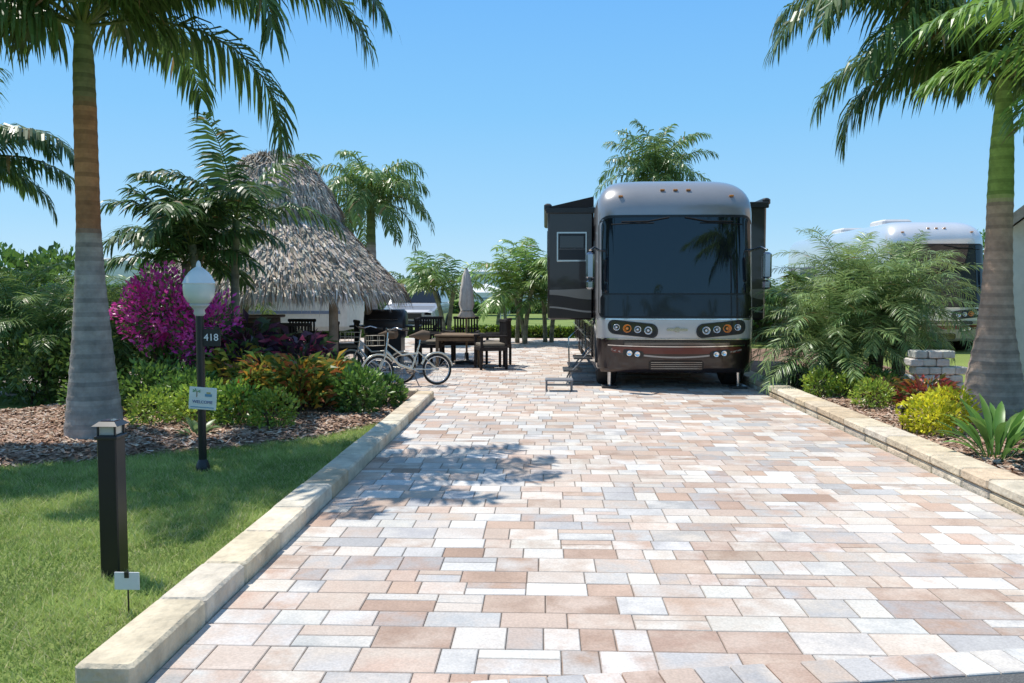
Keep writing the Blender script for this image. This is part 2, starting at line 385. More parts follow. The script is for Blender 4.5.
for (x,y,r,h,cols,ls,nn) in [(3.85,12.0,.22,.21,YG,.05,800),(4.25,11.9,.22,.2,YG,.05,800),(4.6,12.0,.3,.22,GR,.06,900),(3.98,8.9,.29,.22,YE,.05,1700),
        (4.45,9.5,.28,.22,YE,.05,1100),(5.6,9.1,.33,.28,YE,.06,1100),(4.0,13.2,.25,.2,GR,.05,600),(6.6,10.8,.5,.4,GR,.08,1000),(4.15,10.9,.24,.2,YG,.05,700)]:
    shrub('yellow_shrub' if cols is YE else 'green_shrub',(x,y,h+.02),(r,r,h),nn,ls,cols)
croton('croton_plant',4.85,10.9,.45,480,[(.3,.05,.04),(.16,.05,.04),(.08,.1,.03),(.3,.14,.03)],.33,.16)
croton('croton_plant',4.5,11.3,.38,300,[(.07,.1,.02),(.2,.2,.03),(.1,.06,.03)],.3,.16)
def strap_plant(name,x,y,h,n,cols,w=.05,base=.08):
    mb=MB()
    for i in range(n):
        a=i*2.4+R(); e=U(.7,1.5); l=h*U(.65,1.15)
        q=Vector((x+math.cos(a)*base*R(),y+math.sin(a)*base*R(),.02)); ww=w*U(.7,1.2); c=jit(random.choice(cols),.25)
        S=Vector((-math.sin(a),math.cos(a),0)); vs=[];fs=[]
        ns=7; widths=[.18,.2,.3,.8,1.1,1.0,.6,.02]; dr=U(.06,.2)
        p=q
        for k in range(ns+1):
            T=Vector((math.cos(a)*math.cos(e),math.sin(a)*math.cos(e),math.sin(e))); Nn=T.cross(S)
            wv=ww*widths[k]; cu=abs(wv)*.35
            vs+= [p-S*wv-Nn*-cu,p,p+S*wv-Nn*-cu]
            p=p+T*l/ns; e-=dr
        for k in range(ns):
            b=k*3; fs+=[(b,b+1,b+4,b+3),(b+1,b+2,b+5,b+4)]
        mb.add(vs,fs,LEAF,c,True)
    return mb.build(name)
strap_plant('bird_of_paradise_plant',3.98,7.6,.66,34,[(.07,.15,.03),(.10,.19,.04)],.034,.14)
strap_plant('bird_of_paradise_plant',4.65,7.9,.6,26,[(.07,.13,.03),(.1,.17,.04)],.034,.14)
strap_plant('agave_plant',-3.6,8.6,.25,20,[(.1,.15,.06)],.03)

# ---------------------------------------------------------------- ground
def sheet(name,poly,z,mat,th=0):
    me=bpy.data.meshes.new(name); me.from_pydata([(x,y,z) for x,y in poly],[],[tuple(range(len(poly)))])
    me.materials.append(mat); o=bpy.data.objects.new(name,me); scene.collection.objects.link(o); return o
sheet('ground',[(-600,-600),(600,-600),(600,900),(-600,900)],0,LAWN)
sheet('joint_sand_bed',[(-9.2,12.0),(-1.56,12.0),(-1.56,2.6),(3.26,2.6),(3.26,27),(-9.2,27)],.010,SAND)
slope=.17
def ey(x): return 3.26+(x-1.2)*slope
sheet('road',[(-80,-6),(80,-6),(80,ey(3.4)),(3.4,ey(3.4)),(-1.9,ey(-1.9)),(-80,ey(-1.9))],.026,ASPH)
PAL=[(.50,.36,.28),(.54,.42,.34),(.43,.30,.23),(.58,.49,.415),(.66,.61,.54),(.48,.465,.445),(.57,.545,.51),(.40,.385,.375),(.69,.65,.59),(.38,.265,.20),(.54,.43,.35),(.60,.53,.46),(.44,.425,.415),(.66,.63,.59)]
PW=[1.2,1.2,.9,1.1,1,.9,1,.7,.9,.8,1.2,1.1,.7,.8]
mb=MB(); col2=[]
mb.mi(PAVER)
JC=(.24,.20,.165)
def paver(x0,y0,x1,y1):
    g=.0017; x0+=g;y0+=g;x1-=g;y1-=g; zt=.0185+U(-.001,.001); c=.0045; zz=[U(-.0008,.0008) for _ in range(4)]
    vs=[(x0,y0,.002),(x1,y0,.002),(x1,y1,.002),(x0,y1,.002),(x0,y0,zt-.003),(x1,y0,zt-.003),(x1,y1,zt-.003),(x0,y1,zt-.003),
        (x0+c,y0+c,zt+zz[0]),(x1-c,y0+c,zt+zz[1]),(x1-c,y1-c,zt+zz[2]),(x0+c,y1-c,zt+zz[3])]
    fs=[(8,9,10,11)]+[(4+k,4+(k+1)%4,8+(k+1)%4,8+k) for k in range(4)]+[(k,(k+1)%4,4+(k+1)%4,4+k) for k in range(4)]
    c1=jit(random.choices(PAL,PW)[0],.06); c2=jit(mixc(c1,random.choices(PAL,PW)[0],.8),.05)
    mb.add(vs,fs[:1],PAVER,c1); o=len(mb.v)-12
    e1=mixc(c1,JC,.35)
    for f in fs[1:]:
        mb.f.append([k+o for k in f]); mb.m.append(0); mb.c.append(e1); mb.s.append(False)
    col2.extend([c2]+[mixc(c2,JC,.35)]*8)
y=2.6
while y<26.8:
    h=random.choice([.235,.235,.235,.18,.27])
    if y<11.98<y+h+.06: h=12.03-y if 12.03-y>.1 else h
    xs=-1.555 if y<12.02 else -9.15
    x=xs; first=True
    while x<3.25-.001:
        w=random.choice([.16,.235,.235,.31,.31,.35])*U(.98,1.02)
        if first: w*=U(.5,1); first=False
        if 3.25-x-w<.1: w=3.25-x
        if w>.22 and R()<.13:
            q=random.choice([.5,.5,.62]); paver(x,y,x+w,y+h*q); paver(x,y+h*q,x+w,y+h)
        elif w>.30 and R()<.12:
            paver(x,y,x+w*.5,y+h); paver(x+w*.5,y,x+w,y+h)
        else: paver(x,y,x+w,y+h)
        x+=w
    y+=h
mb.build('paver_driveway',col2=col2)
mb=MB(); col2=[]; mb.mi(PAVER); ang=math.atan(slope)
t=-1.75
while t<3.3:
    w=.15; cx=t+w/2; cy=ey(cx)+.10
    n0=len(mb.f); mb.cbox((cx,cy,.02),(w-.006,.2,.03),PAVER,jit(random.choice(PAL[3:8]+[PAL[1]]),.06),.004,ang)
    cc=jit(random.choice(PAL),.06); col2+=[cc]*(len(mb.f)-n0); t+=w*math.cos(ang)
mb.build('paver_border',col2=col2)

def kerb(name,x0,x1,y0,y1,h,bl=.62,courses=1):
    mb=MB(); y=y0
    while y<y1-.05:
        l=min(bl*U(.8,1.2),y1-y)
        for cidx in range(courses):
            hh=h/courses
            ov=.012 if cidx==courses-1 and courses>1 else 0
            base=random.choice([(.62,.52,.38),(.64,.55,.42),(.58,.46,.32),(.66,.58,.46)])
            mb.cbox(((x0+x1)/2+U(-.004,.004),y+l/2,hh*(cidx+.5)-.01*(cidx==0)),(x1-x0+ov*2,l-.005,hh-.003+U(0,.003)),STONE,jit(base,.08),.014)
        y+=l
    return mb.build(name)
kerb('stone_kerb',-1.79,-1.56,3.08,11.9,.14)
kerb('stone_kerb',3.27,3.56,3.3,23,.16,.5,2)
mb=MB(); x=-6
while x<-1.85:
    mb.cbox((x+.3,11.98,.07),(.59,.2,.14),STONE,jit((.58,.48,.34),.1),.014); x+=.6
mb.build('stone_kerb')

def pip(px,py,poly):
    ins=np.zeros(px.shape,bool); n=len(poly)
    for i in range(n):
        x1,y1=poly[i];x2,y2=poly[(i+1)%n]
        c=((y1>py)!=(y2>py))&(px<(x2-x1)*(py-y1)/((y2-y1)+1e-12)+x1); ins^=c
    return ins
def sdist(px,py,poly):
    d=np.full(px.shape,1e9); n=len(poly)
    for i in range(n):
        a=np.array(poly[i]);b=np.array(poly[(i+1)%n]); ab=b-a
        t=np.clip(((px-a[0])*ab[0]+(py-a[1])*ab[1])/(ab@ab),0,1)
        d=np.minimum(d,np.hypot(px-a[0]-t*ab[0],py-a[1]-t*ab[1]))
    return np.where(pip(px,py,poly),d,-d)
BEDL=[(-1.80,11.86),(-1.80,9.9),(-2.2,8.95),(-2.9,8.25),(-3.7,7.75),(-4.6,7.2),(-5.6,6.8),(-7.2,6.9),(-8.5,8),(-8.5,10.0),(-6.6,10.4),(-6.2,11.86)]
BEDR=[(3.57,2.8),(3.57,22),(6.8,22),(6.9,12),(8.5,10),(8.5,2.8)]
def bedh(px,py,poly):
    d=sdist(px,py,poly)
    nz=np.array([noise.noise(Vector((a*1.3,b*1.3,0)))*.03+noise.noise(Vector((a*9,b*9,3)))*.012 for a,b in zip(px.ravel(),py.ravel())]).reshape(px.shape)
    return np.where(d>0,np.minimum(d*.35,.06)+nz*np.clip(d*4,0,1)+.006,-.02)
CHIP=attr_mat('mulch_chips',.95,nscale=20,namt=.3,spec=.1)
def bed(name,poly,chips,cx):
    xs=[p[0] for p in poly];ys=[p[1] for p in poly]; st=.09
    gx,gy=np.meshgrid(np.arange(min(xs)-.05,max(xs)+.1,st),np.arange(min(ys)-.05,max(ys)+.1,st),indexing='ij')
    gz=bedh(gx,gy,poly)
    n,m=gx.shape
    me=bpy.data.meshes.new(name); vs=np.stack([gx,gy,gz],-1).reshape(-1,3)
    idx=np.arange(n*m).reshape(n,m)
    f=np.stack([idx[:-1,:-1],idx[1:,:-1],idx[1:,1:],idx[:-1,1:]],-1).reshape(-1,4)
    me.from_pydata(vs.tolist(),[],f.tolist()); me.materials.append(MULCH)
    o=bpy.data.objects.new(name,me); scene.collection.objects.link(o)
    for p in me.polygons: p.use_smooth=True
    mb=MB()
    px=np.random.uniform(cx[0],cx[1],chips);py=np.random.uniform(cx[2],cx[3],chips)
    d=sdist(px,py,poly); k=d>-.03; px,py=px[k],py[k]; pz=np.maximum(bedh(px,py,poly),.002)
    for x,y,z in zip(px,py,pz):
        a=R()*6.28; l=U(.015,.05); w=U(.006,.016); e=U(-.3,.45)
        D=Vector((math.cos(a)*math.cos(e),math.sin(a)*math.cos(e),math.sin(e))); W=Vector((-math.sin(a),math.cos(a),U(-.4,.4)))*w
        p=Vector((x,y,z+U(.003,.016)))
        c=random.choice([(.42,.28,.20),(.50,.37,.28),(.32,.20,.14),(.56,.46,.37),(.40,.25,.17)])
        mb.add([p-D*l-W,p+D*l-W*.6,p+D*l+W*.6,p-D*l+W],[(0,1,2,3)],CHIP,jit(c,.2))
    q=mb.build('mulch_chips'); q.parent=o
bed('mulch_bed',BEDL,30000,(-7.5,-1.80,6.8,11.8))
bed('mulch_bed',BEDR,26000,(3.57,7.5,5,13))

def grass(name,x0,x1,y0,y1,dens,hgt,wid,excl):
    n=int((x1-x0)*(y1-y0)*dens)
    px=np.random.uniform(x0,x1,n);py=np.random.uniform(y0,y1,n)
    k=~pip(px,py,excl)|(sdist(px,py,excl)<.04)
    k&=px>(-.78*py-1.2)
    px,py=px[k],py[k]; n=len(px)
    pat=np.array([noise.noise(Vector((a*1.6,b*1.6,0)))+.9*noise.noise(Vector((a*9,b*9,4))) for a,b in zip(px,py)])
    a=np.random.uniform(0,6.283,n); h=hgt*np.random.uniform(.4,1.4,n)*(1+pat*.5); ln=h*np.random.uniform(.2,1.6,n); w=wid*np.random.uniform(.7,1.3,n)
    a2=np.random.uniform(0,6.283,n)
    v=np.zeros((n,3,3),np.float32)
    v[:,0]=np.stack([px-np.cos(a)*w,py-np.sin(a)*w,np.zeros(n)],-1)
    v[:,1]=np.stack([px+np.cos(a)*w,py+np.sin(a)*w,np.zeros(n)],-1)
    v[:,2]=np.stack([px+np.cos(a2)*ln,py+np.sin(a2)*ln,h],-1)
    me=bpy.data.meshes.new(name)
    me.vertices.add(n*3); me.vertices.foreach_set('co',v.ravel())
    me.loops.add(n*3); me.loops.foreach_set('vertex_index',np.arange(n*3,dtype=np.int32))
    me.polygons.add(n); me.polygons.foreach_set('loop_start',np.arange(0,n*3,3,dtype=np.int32))
    me.polygons.foreach_set('loop_total',np.full(n,3,dtype=np.int32))
    me.update(calc_edges=True)
    at=me.attributes.new('Col','FLOAT_COLOR','FACE')
    t=np.clip(np.random.uniform(0,1,n)*.9+pat*.7+.05,0,1)[:,None]
    c=np.array([[.15,.225,.05]])*(1-t)+np.array([[.37,.44,.135]])*t
    dry=(np.random.uniform(0,1,n)<.14)[:,None]; c=np.where(dry,np.array([[.48,.44,.24]]),c)
    cc=np.ones((n,4),np.float32); cc[:,:3]=c; at.data.foreach_set('color',cc.ravel())
    me.materials.append(GRASSM)
    o=bpy.data.objects.new(name,me); scene.collection.objects.link(o)
grass('grass',-7.5,-1.79,3.0,9.9,8000,.036,.0028,BEDL)

# ---------------------------------------------------------------- tiki hut
def tiki():
    root=empty('thatched_tiki_hut'); cx,cy=-5.1,16.0
    mb=MB()
    def rr(a,r):
        n=2.7
        return r/((abs(math.cos(a))**n+abs(math.sin(a))**n)**(1/n))*.93
    main=[(2.45,1.58),(1.95,2.1),(1.4,2.67),(.98,3.1),(.7,3.4)]
    cap=[(1.22,2.98),(1.16,3.22),(.98,3.5),(.72,3.78),(.42,3.98),(.02,4.1)]
    for prof,col in ((main,(.2,.17,.14)),(cap,(.2,.17,.14))):
        seg=48; vs=[];fs=[]
        for r,z in prof:
            for k in range(seg):
                a=2*math.pi*k/seg; q=rr(a,max(.01,r-.06)); vs.append((cx+q*math.cos(a),cy+q*math.sin(a),z-.05))
        for i in range(len(prof)-1):
            for k in range(seg): fs.append((i*seg+k,i*seg+(k+1)%seg,(i+1)*seg+(k+1)%seg,(i+1)*seg+k))
        mb.add(vs,fs,DRYLEAF,col,True)
    cols=[(.54,.46,.37),(.43,.365,.29),(.66,.58,.48),(.30,.25,.20),(.48,.40,.31)]
    def strands(prof,n,lmin,lmax,rows):
        rs=[p[0] for p in prof];zs=[p[1] for p in prof]
        for i in range(n):
            row=random.randint(0,rows-1); t=(row+U(0,.95))/rows
            s=t*(len(prof)-1); k=min(int(s),len(prof)-2); f=s-k
            r=rs[k]*(1-f)+rs[k+1]*f; z=zs[k]*(1-f)+zs[k+1]*f
            dr=rs[k]-rs[k+1]; dz=zs[k]-zs[k+1]; L=math.hypot(dr,dz); dr/=L;dz/=L
            if R()>max(.25,r/rs[0]): continue
            a=R()*2*math.pi; l=U(lmin,lmax); lift=U(.01,.10)
            sa=U(-.2,.2)
            def P(rad,zz,aa): q=rr(aa,rad); return Vector((cx+q*math.cos(aa),cy+q*math.sin(aa),zz))
            p0=P(r,z+.02,a); p1=P(r+dr*l*.6,z+dz*l*.6+lift,a+sa*.25/max(r,.4)); p2=P(r+dr*l*.95,z+dz*l-.02-U(0,.11),a+sa*.6/max(r,.4))
            W=Vector((-math.sin(a),math.cos(a),U(-.4,.4)))*U(.006,.02)
            mb.add([p0-W,p0+W,p1+W,p1-W,p2],[(0,1,2,3),(3,2,4)],DRYLEAF,jit(random.choice(cols),.3))
    strands(main,26000,.3,.55,13); strands(cap,12000,.22,.45,8)
    for i in range(5500):
        a=R()*6.283; q=rr(a,2.45+U(-.12,.1)); p=Vector((cx+q*math.cos(a),cy+q*math.sin(a),1.64+U(-.05,.05)))
        W=Vector((-math.sin(a),math.cos(a),0))*U(.006,.018); d=Vector((math.cos(a)*U(-.05,.12),math.sin(a)*U(-.05,.12),-U(.06,.34)*(1 if R()<.9 else 1.3)))
        mb.add([p-W,p+W,p+d],[(0,1,2)],DRYLEAF,jit(random.choice(cols),.3))
    for i in range(2600):
        a=R()*6.283; q=rr(a,1.22+U(-.06,.08)); p=Vector((cx+q*math.cos(a),cy+q*math.sin(a),3.03+U(-.05,.08)))
        W=Vector((-math.sin(a),math.cos(a),0))*U(.006,.018); d=Vector((math.cos(a)*U(.02,.16),math.sin(a)*U(.02,.16),-U(.08,.28)))
        mb.add([p-W,p+W,p+d],[(0,1,2)],DRYLEAF,jit(random.choice(cols),.3))
    for i in range(700):
        a=R()*6.283; r=U(.05,.75); z=4.12-.32*(r/.75)**1.8
        p=Vector((cx+r*math.cos(a),cy+r*math.sin(a),z-.06)); d=Vector((U(-.2,.2),U(-.2,.2),U(.0,.15)))
        W=Vector((-d.y,d.x,0)).normalized()*.02
        mb.add([p-W,p+W,p+d],[(0,1,2)],DRYLEAF,jit(random.choice(cols[3:]+[(.2,.16,.13)]),.3))
    mb.build('thatch_roof',root)
    mb=MB()
    for x,y in ((-1.45,-1.45),(1.45,-1.45),(-1.45,1.45),(1.45,1.45)):
        mb.ptube([(cx+x,cy+y,.01),(cx+x+.01,cy+y,1.3),(cx+x,cy+y,2.1)],[.085,.08,.075],WOOD,(.30,.24,.18),12)
    for s in (-1,1):
        mb.ptube([(cx-1.7,cy+1.45*s,1.85),(cx+1.7,cy+1.45*s,1.85)],.06,WOOD,(.2,.15,.11),8)
        mb.ptube([(cx+1.45*s,cy-1.7,1.75),(cx+1.45*s,cy+1.7,1.75)],.06,WOOD,(.2,.15,.11),8)
    for k in range(24):
        a=k*2*math.pi/24
        mb.ptube([(cx+2.1*math.cos(a),cy+2.1*math.sin(a),1.68),(cx+.5*math.cos(a),cy+.5*math.sin(a),3.3)],.03,WOOD,(.18,.13,.1),6)
    mb.build('posts_and_rafters',root)
tiki()

# ---------------------------------------------------------------- furniture
def wicker_chair(x,y,rz,col=(.035,.03,.028),name='wicker_chair'):
    mb=MB(); mb.M=Matrix.Translation((x,y,.02))@Matrix.Rotation(rz,4,'Z')
    for sx in (-1,1):
        for sy in (-1,1): mb.cbox((sx*.25,sy*.25,.21),(.05,.05,.42),WOOD,col)
        mb.cbox((sx*.27,0,.64),(.06,.55,.04),WOOD,col)
        mb.cbox((sx*.27,-.24,.52),(.05,.05,.22),WOOD,col)
    mb.cbox((0,0,.40),(.56,.54,.08),WOOD,col)
    mb.cbox((0,-.01,.47),(.48,.48,.07),FABRIC,(.2,.17,.13),.02)
    for i in range(9): mb.cbox((-.24+i*.06,.255+.0,.68),(.035,.03,.5),WOOD,jit(col,.2))
    mb.cbox((0,.255,.93),(.56,.05,.06),WOOD,col); mb.cbox((0,.255,.7),(.54,.02,.03),WOOD,col)
    return mb.build(name)
def table(x,y,w,d,h,col,name='patio_table'):
    mb=MB(); mb.cbox((x,y,h),(w,d,.04),WOOD,col)
    for sx in(-1,1):
        for sy in(-1,1): mb.cbox((x+sx*(w/2-.06),y+sy*(d/2-.06),h/2),(.06,.06,h-.04),WOOD,col)
    mb.cbox((x,y,h-.07),(w-.1,d-.1,.07),WOOD,col)
    return mb.build(name)
table(-1.72,17.2,.95,.9,.64,(.20,.14,.09))
wicker_chair(-2.35,17.3,math.pi/2)
wicker_chair(-1.0,17.2,-math.pi/2-.2)
wicker_chair(-1.05,16.5,-math.pi/2+.3)
wicker_chair(-1.7,18.1,0)
wicker_chair(-2.3,18.0,.6)
mb=MB(); x,y=-1.62,17.6
mb.ptube([(x,y,.04),(x,y,2.0)],.022,WOOD,(.3,.22,.14),10)
mb.lathe([(.26,.02),(.26,.07),(.05,.1),(.04,.25)],(x,y,0),METAL,(.05,.05,.05),20)
seg=24;vs=[];fs=[]
prof=[(.03,1.97),(.07,1.85),(.11,1.55),(.13,1.25),(.10,1.12),(.15,1.0),(.13,.98)]
for r,z in prof:
    for k in range(seg):
        a=2*math.pi*k/seg; q=r*(1+.3*math.cos(8*a)*(r/.15)); vs.append((x+q*math.cos(a),y+q*math.sin(a),z))
for i in range(len(prof)-1):
    for k in range(seg): fs.append((i*seg+k,i*seg+(k+1)%seg,(i+1)*seg+(k+1)%seg,(i+1)*seg+k))
mb.add(vs,fs,FABRIC,(.66,.60,.52),True); mb.torus((x,y,1.12),.11,.012,FABRIC,(.35,.3,.24),'z',16,6)
mb.build('closed_patio_umbrella')
table(-4.7,15.6,1.2,.8,.72,(.08,.06,.05))
for (a,b,r) in ((-5.5,15.3,1.2),(-3.95,15.0,-1.4),(-4.3,14.8,3.1),(-4.95,14.8,3.2),(-4.8,16.4,0),(-3.8,15.9,-1.2)): wicker_chair(a,b,r)
mb=MB(); mb.cbox((-6.1,16.6,.5),(1.6,.6,1.0),WOOD,(.12,.09,.07)); mb.cbox((-6.1,16.6,1.03),(1.75,.75,.05),STONE,(.25,.22,.2))
for i in range(7): mb.cbox((-6.75+i*.22,16.29,.5),(.2,.02,.9),WOOD,jit((.14,.1,.07),.2))
mb.build('outdoor_bar')
mb=MB(); mb.cbox((-3.3,17.6,.45),(.7,.5,.6),METAL,(.03,.03,.03)); mb.lathe([(.01,-.42),(.27,-.42),(.3,-.38),(.3,.38),(.27,.42),(.01,.42)],(-3.3,17.6,.85),METAL,(.05,.05,.055),20,'x')
mb.ptube([(-3.6,17.27,.95),(-3.0,17.27,.95)],.015,CHROME,(.6,.6,.6),8)
for sx in(-1,1):
    mb.cbox((-3.3+sx*.55,17.6,.8),(.36,.42,.04),METAL,(.05,.05,.05)); mb.cbox((-3.3+sx*.3,17.6,.1),(.06,.45,.18),METAL,(.03,.03,.03))
mb.build('barbecue_grill')

def bicycle(x,y,rz,col,lean=.06,wr=.25):
    mb=MB(); mb.M=Matrix.Translation((x,y,.02))@Matrix.Rotation(rz,4,'Z')@Matrix.Rotation(lean,4,'X')
    wb=.49
    for sx in (-1,1):
        c=(sx*wb,0,wr)
        mb.torus(c,wr-.018,.02,RUBBER,(.02,.02,.02),'y',32,8)
        mb.torus(c,wr-.04,.009,CHROME,(.7,.7,.7),'y',32,6)
        for k in range(16):
            a=k*math.pi/8; mb.ptube([c,(c[0]+(wr-.04)*math.cos(a),U(-.01,.01),c[2]+(wr-.04)*math.sin(a))],.0018,CHROME,(.7,.7,.7),4,cap=False)
        mb.lathe([(.0,-.04),(.02,-.04),(.02,.04),(0,.04)],c,CHROME,(.6,.6,.6),10,'y')
        pts=[(c[0]+(wr+.02)*math.cos(a),0,c[2]+(wr+.02)*math.sin(a)) for a in [math.radians(q) for q in (range(20,175,15) if sx<0 else range(10,150,15))]]
        mb.ptube(pts,.018,PAINT,col,6)
    T=.014
    bb=(-.06,0,.27); seat=(-.2,0,.66); head=(.33,0,.68); hb=(.36,0,.56); rear=(-wb,0,wr)
    mb.ptube([bb,seat],T,PAINT,col); mb.ptube([bb,(.15,0,.35),hb],.02,PAINT,col); mb.ptube([(-.16,0,.52),(.1,0,.5),head],T,PAINT,col)
    for s in(-.04,.04):
        mb.ptube([bb,(rear[0],s,rear[2])],.009,PAINT,col); mb.ptube([(-.17,0,.55),(rear[0],s,rear[2])],.008,PAINT,col)
        mb.ptube([(.37,s*.9,.52),(wb,s*.9,wr)],.011,PAINT,col)
    mb.ptube([(.37,0,.5),(.32,0,.86)],.014,CHROME,(.6,.6,.6))
    mb.ptube([(.18,-.28,.9),(.28,-.22,.93),(.33,0,.88),(.28,.22,.93),(.18,.28,.9)],.012,CHROME,(.6,.6,.6))
    for s in(-1,1): mb.ptube([(.08,s*.29,.885),(.18,s*.28,.9)],.017,RUBBER,(.05,.04,.03))
    mb.ptube([seat,(-.22,0,.78)],.012,CHROME,(.6,.6,.6))
    mb.ptube([(-.36,0,.80),(-.26,0,.805),(-.12,0,.80),(-.03,0,.79)],[.07,.09,.04,.018],RUBBER,(.12,.08,.05),10)
    mb.lathe([(.0,-.01),(.085,-.01),(.085,.01),(0,.01)],(bb[0],-.05,bb[2]),CHROME,(.3,.3,.3),20,'y')
    for s,a in((-1,.5),(1,.5+math.pi)):
        e=(bb[0]+.15*math.cos(a),s*.07,bb[2]+.15*math.sin(a)); mb.ptube([(bb[0],s*.06,bb[2]),e],.009,CHROME,(.5,.5,.5)); mb.box((e[0],e[1]+s*.05,e[2]),(.08,.08,.02),RUBBER,(.03,.03,.03))
    for z in(.66,.74,.82): mb.ptube([(.42,-.13,z),(.64,-.13,z),(.64,.13,z),(.42,.13,z),(.42,-.13,z)],.005,METAL,(.5,.45,.35),4)
    for (a,b) in ((.42,-.13),(.53,-.13),(.64,-.13),(.64,0),(.64,.13),(.53,.13),(.42,.13)): mb.ptube([(a,b,.66),(a,b,.82)],.004,METAL,(.5,.45,.35),4)
    mb.ptube([(-.05,.04,.25),(-.12,.16,.0)],.008,METAL,(.1,.1,.1))
    return mb.build('bicycle')
bicycle(-2.16,13.4,math.pi+.5,(.66,.64,.54))
bicycle(-2.8,14.0,math.pi-.35,(.5,.48,.42))

# ---------------------------------------------------------------- lamps & signs
x,y=-2.93,7.12
root=empty('street_lamp'); mb=MB()
mb.ptube([(x,y,-.02),(x,y,1.38)],.034,METAL,(.012,.012,.013),14)
mb.lathe([(.06,0),(.06,.04),(.04,.09),(.034,.1)],(x,y,0),METAL,(.012,.012,.013),16)
mb.lathe([(.034,1.33),(.05,1.35),(.042,1.38),(.07,1.41),(.085,1.43),(.06,1.435)],(x,y,0),METAL,(.5,.5,.48),20)
mb.build('pole',root)
mb=MB()
mb.lathe([(.06,1.425),(.1,1.45),(.125,1.5),(.132,1.56),(.13,1.6)],(x,y,0),GLOBE,(.60,.66,.61),28)
mb.lathe([(.13,1.6),(.139,1.605),(.133,1.61),(.11,1.66),(.08,1.70),(.045,1.73),(.022,1.745),(.018,1.77),(.012,1.79),(0,1.80)],(x,y,0),GLOBE,(.76,.77,.73),28)
mb.build('globe',root)
def text(s,loc,size,mat_col,rot,parent,name):
    cu=bpy.data.curves.new(name,'FONT'); cu.body=s; cu.size=size; cu.extrude=.001; cu.align_x='CENTER'; cu.align_y='CENTER'
    m,nt,N,L=newmat(name+'_mat'); out=N.new('ShaderNodeOutputMaterial'); b=N.new('ShaderNodeBsdfPrincipled'); b.inputs['Base Color'].default_value=(*mat_col,1); b.inputs['Roughness'].default_value=.6
    L.new(b.outputs[0],out.inputs[0]); cu.materials.append(m)
    o=bpy.data.objects.new(name,cu); scene.collection.objects.link(o); o.location=loc; o.rotation_euler=rot; o.parent=parent; return o
root=empty('house_number_sign'); mb=MB()
mb.cbox((x+.10,y-.005,1.145),(.155,.012,.15),METAL,(.015,.015,.015),.004); mb.ptube([(x,y,1.23),(x+.17,y,1.23)],.006,METAL,(.02,.02,.02),6)
mb.build('plate',root); text('418',(x+.10,y-.0135,1.145),.085,(.8,.8,.8),(math.pi/2,0,0),root,'digits')
root=empty('welcome_sign'); mb=MB()
mb.M=Matrix.Translation((x+.03,y-.045,.63))@Matrix.Rotation(.07,4,'Y')
mb.cbox((0,0,0),(.235,.012,.19),PLAIN,(.78,.76,.68),.003)
mb.box((0,-.0075,-.075),(.20,.002,.008),PLAIN,(.2,.35,.45))
mb.box((-.05,-.0075,.035),(.006,.003,.05),PLAIN,(.25,.15,.08))
for k in range(6):
    a=math.radians(-20+k*44); mb.add([(-.05,-.0085,.06),(-.05+.035*math.cos(a)-.006,-.0085,.06+.02*math.sin(a)-.004),(-.05+.035*math.cos(a),-.0085,.06+.02*math.sin(a)+.006)],[(0,1,2)],PLAIN,(.1,.3,.1))
mb.box((.05,-.008,.03),(.06,.003,.022),PLAIN,(.15,.3,.4)); mb.box((.05,-.008,.05),(.035,.003,.014),PLAIN,(.5,.4,.15))
mb.build('board',root); t_=text('WELCOME',(x+.03,y-.054,.60),.036,(.08,.12,.3),(math.pi/2,.07,0),root,'lettering')
mb=MB(); x,y=-2.33,4.45
mb.cbox((x,y,.37),(.105,.105,.78),METAL,(.012,.012,.013),.006)
mb.cbox((x,y,.765),(.125,.125,.02),METAL,(.02,.02,.02),.004)
mb.cbox((x,y,.80),(.085,.085,.05),LENS,(.45,.45,.38),.004)
for sx in(-1,1):
    for sy in(-1,1): mb.box((x+sx*.046,y+sy*.046,.80),(.009,.009,.052),METAL,(.02,.02,.02))
mb.box((x,y,.838),(.14,.14,.022),METAL,(.03,.03,.03),0,.6); mb.cbox((x,y,.852),(.07,.07,.006),GLASS,(.05,.05,.08),.002)
mb.build('solar_bollard_light')
mb=MB(); x,y=-1.98,3.9
mb.ptube([(x,y,-.05),(x,y,.22)],.004,METAL,(.02,.02,.02),6); mb.cbox((x,y-.008,.17),(.12,.006,.085),PLAIN,(.7,.7,.68),.002)
mb.cbox((x,y-.012,.20),(.022,.006,.03),METAL,(.02,.02,.02),.002); mb.build('yard_marker_sign')
for (x,y) in ((3.75,9.0),(3.72,12.6)):
    mb=MB(); mb.ptube([(x,y,0),(x,y,.3)],.008,METAL,(.02,.02,.02),6); mb.lathe([(.0,.36),(.03,.35),(.055,.32),(.06,.31),(.02,.305),(.018,.26)],(x,y,0),METAL,(.02,.02,.02),14); mb.build('path_light')

